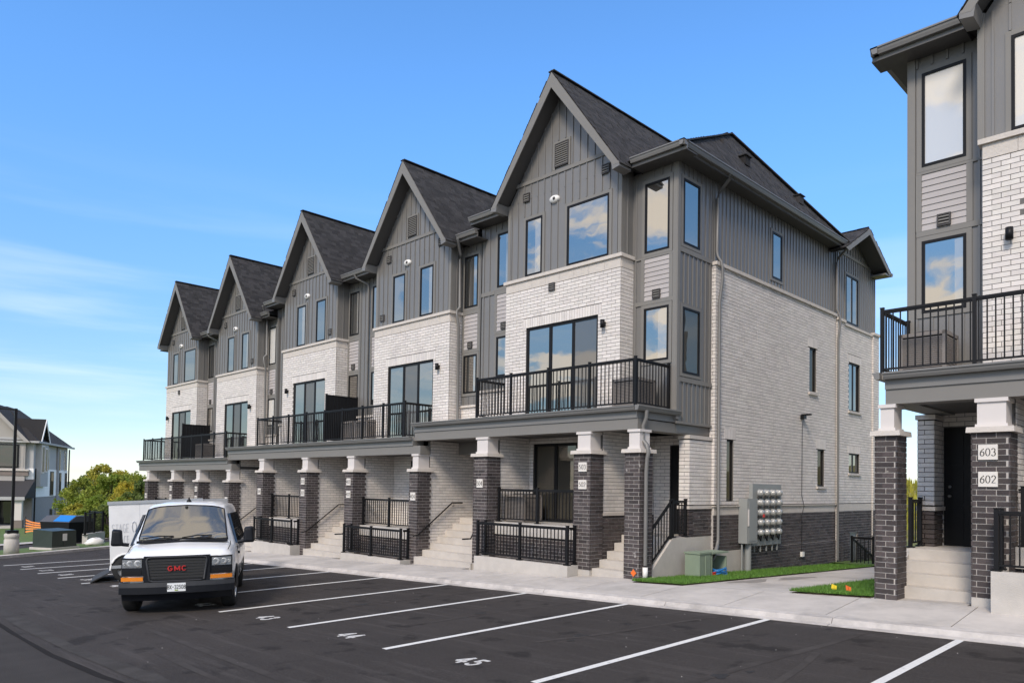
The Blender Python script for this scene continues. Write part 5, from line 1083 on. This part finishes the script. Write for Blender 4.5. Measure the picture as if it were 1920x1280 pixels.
# ---------------------------------------------------------------- cargo trailer behind the van
M_TRL=mat('white_trailer_skin',(.74,.74,.73),.45,var=.04,vscale=1.2,grime=.12); M_TAL=mat('trailer_aluminium',(.40,.41,.42),.4,metal=.5,var=.1,vscale=4); M_FAD=mat('faded_grey_print',(.50,.51,.52),.7); M_RAMP=mat('ramp_grey',(.03,.03,.03),.8)
tr=thing('cargo_trailer','white enclosed cargo trailer parked behind the van with its ramp lowered','trailer',(0,0,0),world=False)
tm=ground_frame(-21.72,7.58,math.radians(72)); tr.matrix_world=tm @ Matrix.Rotation(math.radians(-1.6),4,'Y')   # local x = towards the kerb (nose), y = away from the camera side
wT=1.0
q=MB(); q.box(-1.0,1.25,-wT,wT,.42,2.10); q.obj('box_body',M_TRL,tr)
q=MB(); q.prism([(1.251,-wT,.42),(1.251,wT,.42),(2.0,.25,.42),(2.0,-.25,.42)],(0,0,1.68)); q.obj('nose',M_TRL,tr)
q=MB(); 
for y in(-wT,wT): q.box(-1.03,1.28,y-.025,y+.025,2.05,2.13)
q.box(-1.03,-.98,-wT,wT,2.05,2.13); q.box(-1.02,1.27,-wT-.012,-wT-.002,.38,.46); q.obj('roof_rail',M_TAL,tr)
q=MB(); q.box(-1.0,1.25,-wT+.02,wT-.02,2.105,2.12); q.obj('roof_sheet',M_TAL,tr)
for x in(-.28,.12,.8): MB().box(x-.004,x+.004,-wT-.004,-wT-.001,.48,2.04).obj('panel_seam',M_FAD,tr)
q=MB(); q.box(.02,.42,-wT-.006,-wT-.002,1.90,1.95); q.prism([(.10,-wT-.005,1.86),(.38,-wT-.005,1.86),(.36,-wT-.005,1.66),(.24,-wT-.005,1.54),(.12,-wT-.005,1.66)],(0,-.003,0)); q.obj('crest_print',M_FAD,tr)
lettering('trailer_lettering','STAGE',(-.74,-wT-.003,1.42),(1,0,0),(0,0,1),.23,M_FAD,tr,thick=.12,thin=.05,adv=.72,wx=.50,depth=.003); lettering('trailer_lettering','SPACE',(-.72,-wT-.003,1.12),(1,0,0),(0,0,1),.21,M_FAD,tr,thick=.12,thin=.05,adv=.72,wx=.50,depth=.003)
q=MB(); q.tube([(-.42+.05*math.sin(t),-wT-.004,1.44+.14*math.cos(t)) for t in np.linspace(-2.6,2.6,14)],.014,6); q.obj('pin_logo',M_FAD,tr)
q=MB(); n=12; P=[(-.63+.37*math.cos(math.pi*i/n),-wT-.012,.34+.40*math.sin(math.pi*i/n)) for i in range(n+1)]
q.tube(P,.022,8); q.obj('fender',M_TRL,tr)
q=MB(); q.add([(p[0],-wT-.004,p[2]) for p in P],[tuple(range(n+1))]); q.obj('wheel_arch',M_INK,tr)
wheel(tr,-.63,-wT+.09,.33,.2,-1); wheel(tr,-.63,wT-.09,.33,.2,1)
q=MB(); q.prism([(-1.02,-wT+.02,.26),(-1.02,wT-.02,.26),(-1.46,wT-.02,.05),(-1.46,-wT+.02,.05)],(0,0,.03)); q.obj('ramp_door',M_RAMP,tr)
q=MB(); q.obox((1.9,.12,.45),(2.2,0,.45),.06,.08); q.obox((1.9,-.12,.45),(2.2,0,.45),.06,.08); q.tube([(2.1,0,.5),(2.1,0,-.02)],.03,8); q.obj('tongue',M_BLK,tr)
q=MB(); q.prism([(1.35,-.93,2.06),(1.97,-.30,2.08),(1.97,-.30,1.8)],(.01,.02,0)); q.obj('nose_print',M_WHITEP,tr)
# ---------------------------------------------------------------- street lamp, transformer, bins, guard rail at the left
def lamp_post(x,y,h,lb,arm=True):
    z=asph(x,y)+.1; o=thing('street_lamp',lb,'street lamp',(x,y,z))
    q=MB(); q.lathe([(.0,.0),(.27,0),(.27,.62),(.25,.64),(.25,.70),(.27,.72),(.27,.86),(.20,.90),(0,.90)],(x,y,z-.05),(0,0,1),20); q.obj('concrete_base',M_CONC,o)
    q=MB(); q.box(x-.2,x+.2,y-.2,y+.2,z+.85,z+.97); q.obj('base_cover',M_BLK,o)
    if arm:
        q=MB(); q.box(x-.05,x+.05,y-.05,y+.05,z+.97,z+h); q.obj('pole',M_BLK,o); a=np.array([CR[0],CR[1],0]); a/=np.linalg.norm(a)
        q=MB(); q.obox((x,y,z+h-.05),(x-a[0]*1.0,y-a[1]*1.0,z+h),.05,.06); ar=q.obj('arm',M_BLK,o); q=MB(); q.obox((x-a[0]*.75,y-a[1]*.75,z+h-.01),(x-a[0]*1.4,y-a[1]*1.4,z+h),.3,.1); q.obj('lamp_head',M_BLK,ar)
lamp_post(-35.9,7.0,5.95,'tall black street lamp on a round concrete base at the left edge'); lamp_post(-52.0,13.5,1.0,'bare round concrete lamp base standing on the lawn near the far house',False)
tx=thing('transformer','dark green transformer box on the grass left of the van','transformer',(-38.0,9.3,asph(-38,9.3)+.1)); M4=Matrix.Translation((-38.2,9.1,asph(-38,9.3)+.1))@Matrix.Rotation(math.radians(28),4,'Z')@Matrix.Diagonal((.85,.85,.85,1))
def loc(o): 
    o.matrix_basis=M4; return o
loc(MB().box(-.75,.75,-.85,.85,0,.12).obj('concrete_pad',M_CONC,tx)); loc(MB().hexa([(-.65,-.75,.12),(.65,-.75,.12),(.65,.75,.12),(-.65,.75,.12),(-.65,-.75,1.05),(.62,-.72,.98),(.62,.72,.98),(-.65,.75,1.05)]).obj('cabinet',M_DGREEN,tx))
loc(MB().box(.655,.665,-.12,.14,.45,.82).obj('warning_sign',M_PLQ,tx)); loc(MB().box(.66,.68,-.02,.02,.2,.42).obj('latch',M_VENT,tx))
def at_px(px,dep):
    p=CAM+dep*(CW+CR*((px-960)/FPX)); return float(p[0]),float(p[1])
bx_,by_=at_px(131,40.5)
bn=thing('waste_container','black waste container with a bright blue lid behind the transformer','container',(bx_,by_,asph(bx_,by_)+.09)); M4=Matrix.Translation((bx_,by_,asph(bx_,by_)+.09))@Matrix.Rotation(math.radians(28),4,'Z')
loc(MB().hexa([(-.9,-.75,0),(.9,-.75,0),(.9,.75,0),(-.9,.75,0),(-1,-.85,1.1),(1,-.85,1.1),(1,.85,1.1),(-1,.85,1.1)]).obj('bin_body',M_BLK,bn)); loc(MB().prism([(-1.02,-.87,1.1),(-1.02,.87,1.1),(-1.02,.4,1.42),(-1.02,-.4,1.42)],(2.04,0,0)).obj('bin_lid',mat('grey_lid',(.07,.07,.075),.6),bn)); loc(MB().prism([(-.1,-.38,1.43),(.98,-.38,1.43),(.98,-.83,1.13),(-.1,-.83,1.13)],(0,-.008,.02)).obj('blue_panel',mat('blue_tarp',(.01,.17,.50),.5),bn))
q=MB(); V=[]; rr=random.Random(4)
q.lathe([(0,0),(.32,.0),(.42,.12),(.36,.28),(.16,.36),(0,.38)],(0,0,0),(0,0,1),10)
for i,v in enumerate(q.v): q.v[i]=(v[0]*rr.uniform(.8,1.2)-39.9,v[1]*rr.uniform(.8,1.2)+11.2,v[2]*rr.uniform(.8,1.1)+asph(-39.9,11.2)+.09)
tag(q.obj('rubbish_bag',M_WHITEP),'pale rubbish bag slumped beside the dark green transformer','bag')
gr=thing('guard_railing','black guard railing on a low concrete wall left of the trailer','railing',(*at_px(180,38.5),asph(-40,12)+.1)); zz=asph(-40.5,12)
ga,gb=np.array([*at_px(163,37.5),zz+.5]),np.array([*at_px(196,39.5),zz+.5])
MB().obox(ga-np.array([0,0,.25]),gb-np.array([0,0,.25]),.25,.62).obj('low_wall',M_CONC,gr)
class _B: pass
GB=_B(); GB.root=gr; GB.bal=Pieces('baluster'); railing(GB,ga,gb,1.1,posts=(0,.5,1),pw=.09,gap=.13); railing(GB,gb,gb+np.array([-1.6,-.2,0]),1.1,posts=(1,),pw=.09,gap=.13); GB.bal.flush(); Pieces.ALL.clear()
# orange barrier mesh on stakes
M_BAR=mat('orange_barrier_mesh',(.85,.28,.07),.7,var=.25,vscale=3)
bf=thing('barrier_fence','sagging orange plastic barrier mesh on dark stakes by the far house','barrier',(-60,15.5,asph(-60,15)+.1)); rr=random.Random(9)
BP=[(-63.5,13.2),(-61.6,14.4),(-59.8,15.6),(-58.4,16.6),(-57.2,18.2)]; V=[]
for i,(x,y) in enumerate(dense(BP,4)):
    z=asph(x,y)+.1; hgt=1.15-.45*abs(math.sin(i*.78))*rr.uniform(.7,1.1); V.append(((x,y,z+.15*rr.random()),(x,y,z+hgt)))
for i in range(len(V)-1):
    n=5
    for k in range(n):
        a0=np.array(V[i][0])+(np.array(V[i][1])-np.array(V[i][0]))*(k/n); a1=np.array(V[i+1][0])+(np.array(V[i+1][1])-np.array(V[i+1][0]))*(k/n); h_=.12
        MB().obox(a0+np.array([0,0,h_/2]),a1+np.array([0,0,h_/2]),.015,h_*.8).obj('mesh_strip',M_BAR,bf)
for x,y in BP: MB().box(x-.03,x+.03,y-.03,y+.03,asph(x,y)-.1,asph(x,y)+1.35).obj('stake',M_VENT,bf)
# ---------------------------------------------------------------- the house far left
hz=asph(-81,17)+.08; hs=thing('far_house','distant grey and white townhouse with gable and porch beyond the lawn','house',(-84,17,hz))
HA=math.radians(26); e1=np.array([-math.sin(HA)*1.0,-math.cos(HA)]); e2=np.array([-math.cos(HA),math.sin(HA)])    # e1: along the front to the left, e2: depth (away)
HC=np.array([-80.9,17.3])
HM=Matrix.Identity(4)
for i in range(2): HM[i][0]=-e1[i]; HM[i][1]=e2[i]
HM[0][3]=HC[0]; HM[1][3]=HC[1]; HM[2][3]=hz
# local: x to the right along the front (0 at the visible corner, negative to the left), y depth, z up
def H(b,name,m_,par=None):
    o=b.obj(name,m_,par or hs)
    if par is None: o.matrix_basis=HM
    return o
M_HB=mat('house_brown_brick',(.20,.165,.145),.9,var=.2,vscale=4); M_HG=mat('house_dark_brick',(.28,.265,.26),.9,var=.15,vscale=3); M_HW=mat('house_pale_cladding',(.86,.85,.83),.8,var=.08,vscale=2); M_HS=mat('house_grey_siding',(.40,.395,.39),.8,var=.08,vscale=2); M_HT=mat('house_taupe_siding',(.36,.335,.31),.8,var=.06,vscale=2)
H(MB().box(-16,0,0,13,-.3,2.9),'ground_floor_wall',M_HG); H(MB().box(-16,.04,-.04,13.04,2.9,5.6),'first_floor_wall',M_HW); H(MB().box(-16,.0,0,13,5.6,8.1),'second_floor_wall',M_HS)
H(MB().box(-6.2,-.6,-.35,.0,2.9,8.3),'front_bay',M_HT); H(MB().prism([(-6.2,-.35,8.3),(-.6,-.35,8.3),(-3.4,-.35,11.3)],(0,.3,0)),'front_gable',M_HT)
for k in range(21): H(MB().box(-6.15+.27*k,-6.11+.27*k,-.375,-.352,5.7,8.2),'batten',M_HT)
H(MB().box(-6.25,-.55,-.40,-.36,8.25,8.45),'frieze_board',M_HS)
H(MB().box(-6.2,-.3,-.4,-.2,4.9,5.35),'stone_band',M_HB); H(MB().box(-6.3,-.25,-.5,-.1,5.35,5.5),'stone_cap',M_STONE)
def rprism(name,poly,d): return H(MB().prism(poly,d),name,M_SHG)
R=MB(); R.prism([(-16.4,-.5,8.1),(-16.4,13.5,8.1),(-16.4,8.5,11.7),(-16.4,4.5,11.7)],(0.01,0,0)); R.add([(-16.4,-.5,8.1),(.5,-.5,8.1),(-3.5,4.5,11.7),(-16.4,4.5,11.7),(-3.5,8.5,11.7),(-16.4,8.5,11.7),(.5,13.5,8.1),(-16.4,13.5,8.1)],[(0,1,2,3),(3,2,4,5),(1,6,4,2),(5,4,6,7),(0,7,6,1)]); H(R,'hip_roof',M_SHG)
for sg in(-1,1):
    R=MB(); R.prism([(-3.4+sg*3.3,-.85,8.0),(-3.4,-.85,11.6),(-3.4,-.85,11.4),(-3.4+sg*3.0,-.85,8.0)],(0,5.5,0)); H(R,'gable_roof',M_SHG); R=MB(); R.prism([(-3.4+sg*3.3,-.9,7.98),(-3.4,-.9,11.58),(-3.4,-.9,11.15),(-3.4+sg*2.9,-.9,7.98)],(0,.06,0)); H(R,'rake_board',M_HT)
R=MB()
for sg in(-1,1): R.prism([(.45,2.1+sg*1.75,8.0),(.45,2.1,10.4),(.45,2.1,10.2),(.45,2.1+sg*1.55,8.0)],(-4.5,0,0))
H(R,'side_gable_roof',M_SHG); R=MB()
for sg in(-1,1): R.prism([(.46,2.1+sg*1.75,7.98),(.46,2.1,10.38),(.46,2.1,10.05),(.46,2.1+sg*1.5,7.98)],(.05,0,0))
H(R,'side_rake_board',M_HW); H(MB().box(0,.42,.75,3.4,3.9,8.05),'side_bay',M_HS)
R=MB(); R.add([(-7,-3.2,3.0),(.2,-3.2,3.0),(.2,.0,4.6),(-7,.0,4.6),(-7,-3.2,2.85),(.2,-3.2,2.85),(.2,.0,2.85),(-7,0,2.85)],[(0,1,2,3),(4,7,6,5),(0,4,5,1),(1,5,6,2),(0,3,7,4)]); H(R,'porch_roof',M_SHG)
H(MB().box(-7,.2,-3.25,-3.15,2.7,3.0),'porch_gutter',M_HS)
for x in(-.35,-3.4,-6.6): H(MB().box(x-.28,x+.28,-3.0,-2.5,.9,2.72),'porch_column',M_WPNT); H(MB().box(x-.36,x+.36,-3.08,-2.42,-.3,.9),'column_base',M_HB)
H(MB().box(-7,.0,-3.0,0,-.4,.35),'porch_floor',M_CONC)
for k in range(3): H(MB().box(-3.4,-1.6,-3.9+.3*k,-3.0,-.4,-.2+.17*k),'porch_step',M_STEP)
def hwin(x0,x1,z0,z1,n=2,fx='f',y=-.36,m_=M_VGL):
    if fx=='f':
        w=H(MB().box(x0-.1,x1+.1,y-.06,y-.002,z0-.1,z1+.1),'window',M_BLK)
        for i in range(n): MB().box(x0+(x1-x0)*i/n+.04,x0+(x1-x0)*(i+1)/n-.04,y-.07,y-.05,z0,z1).obj('pane',m_,w)
    else:
        w=H(MB().box(y+.002,y+.06,x0-.12,x1+.12,z0-.12,z1+.12),'window',M_WPNT if fx=='w' else M_BLK)
        for i in range(n): MB().box(y+.05,y+.075,x0+(x1-x0)*i/n+.05,x0+(x1-x0)*(i+1)/n-.05,z0,z1).obj('pane',M_VGL,w)
hwin(-5.6,-1.2,5.75,7.7,3); hwin(-5.3,-4.2,8.6,9.4,1); hwin(-6.0,-4.6,.6,2.5,2,y=.0); hwin(-3.6,-1.4,.5,2.5,2,y=.0); hwin(-14,-10,5.8,7.6,3,y=0); hwin(-14,-10,3.2,5.0,3,y=-.04)
hwin(1.0,1.7,5.3,7.7,2,'w',.42); hwin(2.2,2.8,5.4,7.5,1,'w',.42); hwin(4.6,5.2,5.6,7.6,1,'w',0); hwin(9.2,9.8,5.6,7.6,1,'w',0); hwin(11.6,12.1,5.6,7.5,1,'w',0); hwin(6.0,7.0,3.1,5.3,1,'s',.04); hwin(9.6,10.1,3.2,5.2,1,'s',.04); hwin(12.0,12.5,3.2,5.2,1,'s',.04); hwin(6.4,7.0,.9,1.5,1,'s',.0); hwin(10.3,11.4,.0,1.8,1,'s',.0)
H(MB().box(.0,.12,8.3,9.0,-.3,8.0),'brick_pilaster',M_HG); H(MB().tube([(.16,.15,-.2),(.16,.15,5.6)],.07,8),'downspout',M_BLK); H(MB().tube([(.2,12.9,-.2),(.2,12.9,7.9)],.07,8),'downspout',M_BLK)
H(MB().box(-16.4,.55,-.6,-.45,7.98,8.16),'eave_gutter',M_HS); H(MB().box(.45,.6,-.5,13.5,7.98,8.16),'eave_gutter',M_HS)
# ---------------------------------------------------------------- trees
def leafmat(name,c,c2,tr=.25):
    M=mat(name,c,.75,var=.35,vscale=1.2,rnd=.35,col2=c2); t=M.node_tree; n=t.nodes; b=n['Principled BSDF']; x=n.new('ShaderNodeMixShader'); x.inputs[0].default_value=.42; tl=n.new('ShaderNodeBsdfTranslucent'); t.links.new(b.inputs['Base Color'].links[0].from_socket,tl.inputs[0]); t.links.new(b.outputs[0],x.inputs[1]); t.links.new(tl.outputs[0],x.inputs[2]); t.links.new(x.outputs[0],n['Material Output'].inputs[0]); return M
LM=[leafmat('green_leaves',(.19,.26,.03),(.26,.29,.04)),leafmat('yellow_leaves',(.52,.42,.04),(.36,.33,.05)),leafmat('olive_leaves',(.34,.33,.045),(.42,.37,.05)),leafmat('dark_leaves',(.12,.17,.04),(.17,.21,.045))]
M_BARK=mat('bark',(.06,.05,.04),.9,var=.3,vscale=5)
def tree(x,y,h,w,mi,lb,seed,low=.12,ls=.38,n=2600,bare=False,zb=None):
    rr=random.Random(seed); z=(asph(x,y) if zb is None else zb)-.2; o=thing('tree',lb,'tree',(x,y,z),'trees beyond the row and the far house')
    t=MB(); t.tube([(x,y,z),(x+.1,y,z+h*.35),(x-.05,y+.1,z+h*.65),(x,y,z+h*.92)],[.16*h/7,.12*h/7,.07*h/7,.015],8)
    cl=[]
    for i in range(64):
        a=rr.uniform(0,6.283); f=rr.uniform(low,1.0); prof=math.sin(math.pi*min(1,max(.03,(f-low*.6)/(1.04-low*.6)))**.8)**.7; r=w*.5*prof*math.sqrt(rr.uniform(.15,1))
        cl.append((x+r*math.cos(a),y+r*math.sin(a),z+h*f,rr.uniform(.09,.17)*w*(1.15-f*.5)))
    for c in cl[:26]:
        t.tube([(x,y,z+(c[2]-z)*.55),((x+c[0])/2,(y+c[1])/2,z+(c[2]-z)*.82),c[:3]],[.05*h/7,.03*h/7,.008],5)
    t.obj('trunk',M_BARK,o); V=[];F=[]
    for i in range(n):
        c=cl[rr.randrange(len(cl))]; d=np.array([rr.gauss(0,1),rr.gauss(0,1),rr.gauss(0,.8)]); d=d/np.linalg.norm(d)*c[3]*rr.random()**.4*(1.3 if bare else 1.0); p=np.array(c[:3])+d
        s_=ls*rr.uniform(.5,1.1); u=np.array([rr.gauss(0,1) for _ in range(3)]); u/=np.linalg.norm(u); v=np.cross(u,[rr.gauss(0,1) for _ in range(3)]); v/=np.linalg.norm(v)
        k=len(V); V+=[tuple(p-u*s_*.5),tuple(p+v*s_*.28),tuple(p+u*s_*.5),tuple(p-v*s_*.28)]; F.append((k,k+1,k+2,k+3))
    me=bpy.data.meshes.new('crown'); me.from_pydata(V,[],F); me.materials.append(LM[mi]); at=me.attributes.new('rnd','FLOAT','FACE'); at.data.foreach_set('value',RNG.random(len(F))); link(bpy.data.objects.new('crown',me),o)
def ray_at(px,dist):   # point on the ground in direction of a pixel column
    d=CR*((px-960)/FPX)+CW; d=d/np.linalg.norm(d[:2]); return CAM[0]+d[0]*dist,CAM[1]+d[1]*dist
TS=[(158,70,5.4,4.2,0,'narrow green tree standing nearest to the far house'),(176,80,6.9,3.6,3,'tall dark thin tree at the back of the group left of its tallest'),(194,76,7.3,4.4,2,'tallest olive autumn tree in the middle of the tree group'),(211,66,5.6,5.0,0,'rounded green tree right of the tallest olive tree'),(226,74,6.4,4.2,2,'olive tree behind the trailer roof'),(243,62,4.8,4.4,1,'golden yellow autumn tree left of the dark tree by the row'),(258,70,5.8,5.0,0,'green tree close to the left end of the row'),(271,60,4.8,3.4,3,'dark green tree half hidden by the left end of the row'),(184,58,3.5,3.2,0,'low green tree in front of the group left of the trailer'),(226,54,3.3,3.2,0,'low bushy green tree directly above the trailer roof'),(266,54,2.9,2.6,1,'low yellow tree touching the left end of the row'),(149,62,2.9,2.6,2,'small olive tree at the foot of the far house'),(205,52,2.7,3.0,3,'low dark conifer like tree left above the trailer roof')]
for i,(px,dist,h,w,mi,lb) in enumerate(TS):
    x,y=ray_at(px,dist); tree(x,y,h*.82,w,mi,lb,20+i,ls=.27 if dist>60 else .22,n=8000,zb=asph(x,y)-.1)
def shrub(px,dist,h,w,mi,lb,seed):
    x,y=ray_at(px,dist); rr=random.Random(seed); z=asph(x,y)+.05; o=thing('shrub',lb,'shrub',(x,y,z),'shrubs near the far house'); V=[];F=[]; t=MB()
    for i in range(8): a=rr.uniform(0,6.28); t.tube([(x,y,z-.1),(x+.3*w*math.cos(a),y+.3*w*math.sin(a),z+h*.75)],[.03,.008],5)
    t.obj('stem',M_BARK,o)
    for i in range(700):
        a=rr.uniform(0,6.28); f=rr.random(); r=w*.5*math.sqrt(rr.random())*(1.05-f*.6); p=np.array([x+r*math.cos(a),y+r*math.sin(a),z+h*f]); s_=rr.uniform(.12,.26); u=np.array([rr.gauss(0,1) for _ in range(3)]); u/=np.linalg.norm(u); v=np.cross(u,[rr.gauss(0,1) for _ in range(3)]); v/=np.linalg.norm(v); k=len(V); V+=[tuple(p-u*s_*.5),tuple(p+v*s_*.3),tuple(p+u*s_*.5),tuple(p-v*s_*.3)]; F.append((k,k+1,k+2,k+3))
    me=bpy.data.meshes.new('leaves'); me.from_pydata(V,[],F); me.materials.append(LM[mi]); link(bpy.data.objects.new('leaves',me),o)
shrub(124,64,1.6,2.4,2,'small tan shrub at the foot of the far house',1); shrub(143,60,1.5,2.6,2,'wider tan shrub right of the far house',2); shrub(154,62,1.7,2.2,0,'green shrub by the barrier fence',3)
wf=thing('wooden_fence','low orange brown wooden fence in front of the trees','fence',(*ray_at(160,70),asph(-65,25)))
a_=np.array([*ray_at(136,72),0]); b_=np.array([*ray_at(196,64),0]); a_[2]=asph(a_[0],a_[1]); b_[2]=asph(b_[0],b_[1])
for k in range(16):
    p=a_+(b_-a_)*k/16; q=a_+(b_-a_)*(k+.93)/16; MB().obox(p+np.array([0,0,.65]),q+np.array([0,0,.65]),.05,1.2).obj('fence_panel',mat('cedar_board',(.28,.15,.06),.8,var=.2,vscale=6),wf)
# ---------------------------------------------------------------- hill behind the gap between the blocks, far treeline
hx_,hy_=ray_at(1706,64)
def hillz(x,y):
    return gbase(x,y)-.05+4.9*math.exp(-((y-hy_-4)/13)**2)*(.86+.14*math.sin(x*.13+1)*math.sin(x*.31))*(1 if x<60 else 0)*(1 if x>-55 else math.exp(-((x+55)/12)**2))
M_HILL=mat('hill_grass',(.115,.125,.030),.95,var=.4,vscale=.8,col2=(.20,.17,.05),bump=.5,bscale=6)
grid('hill',list(np.linspace(-90,60,60)),list(np.linspace(hy_-26,hy_+34,26)),hillz,M_HILL)
rr=random.Random(5); V=[];F=[]
for i in range(5200):
    x=hx_+rr.gauss(0,7); y=hy_+rr.uniform(-14,6); z=hillz(x,y); h=rr.uniform(.2,.75); a=rr.uniform(0,6.28); w=rr.uniform(.05,.16); k=len(V); V+=[(x-w*math.cos(a),y-w*math.sin(a),z-.05),(x+w*math.cos(a),y+w*math.sin(a),z-.05),(x+rr.uniform(-.15,.15),y+rr.uniform(-.15,.15),z+h)]; F.append((k,k+1,k+2))
me=bpy.data.meshes.new('hill_brush'); me.from_pydata(V,[],F); me.materials.append(LM[2]); at=me.attributes.new('rnd','FLOAT','FACE'); at.data.foreach_set('value',RNG.random(len(F)))
tag(link(bpy.data.objects.new('hill_brush',me)),'yellow green brush covering the hill behind the gap','brush',kind='stuff')
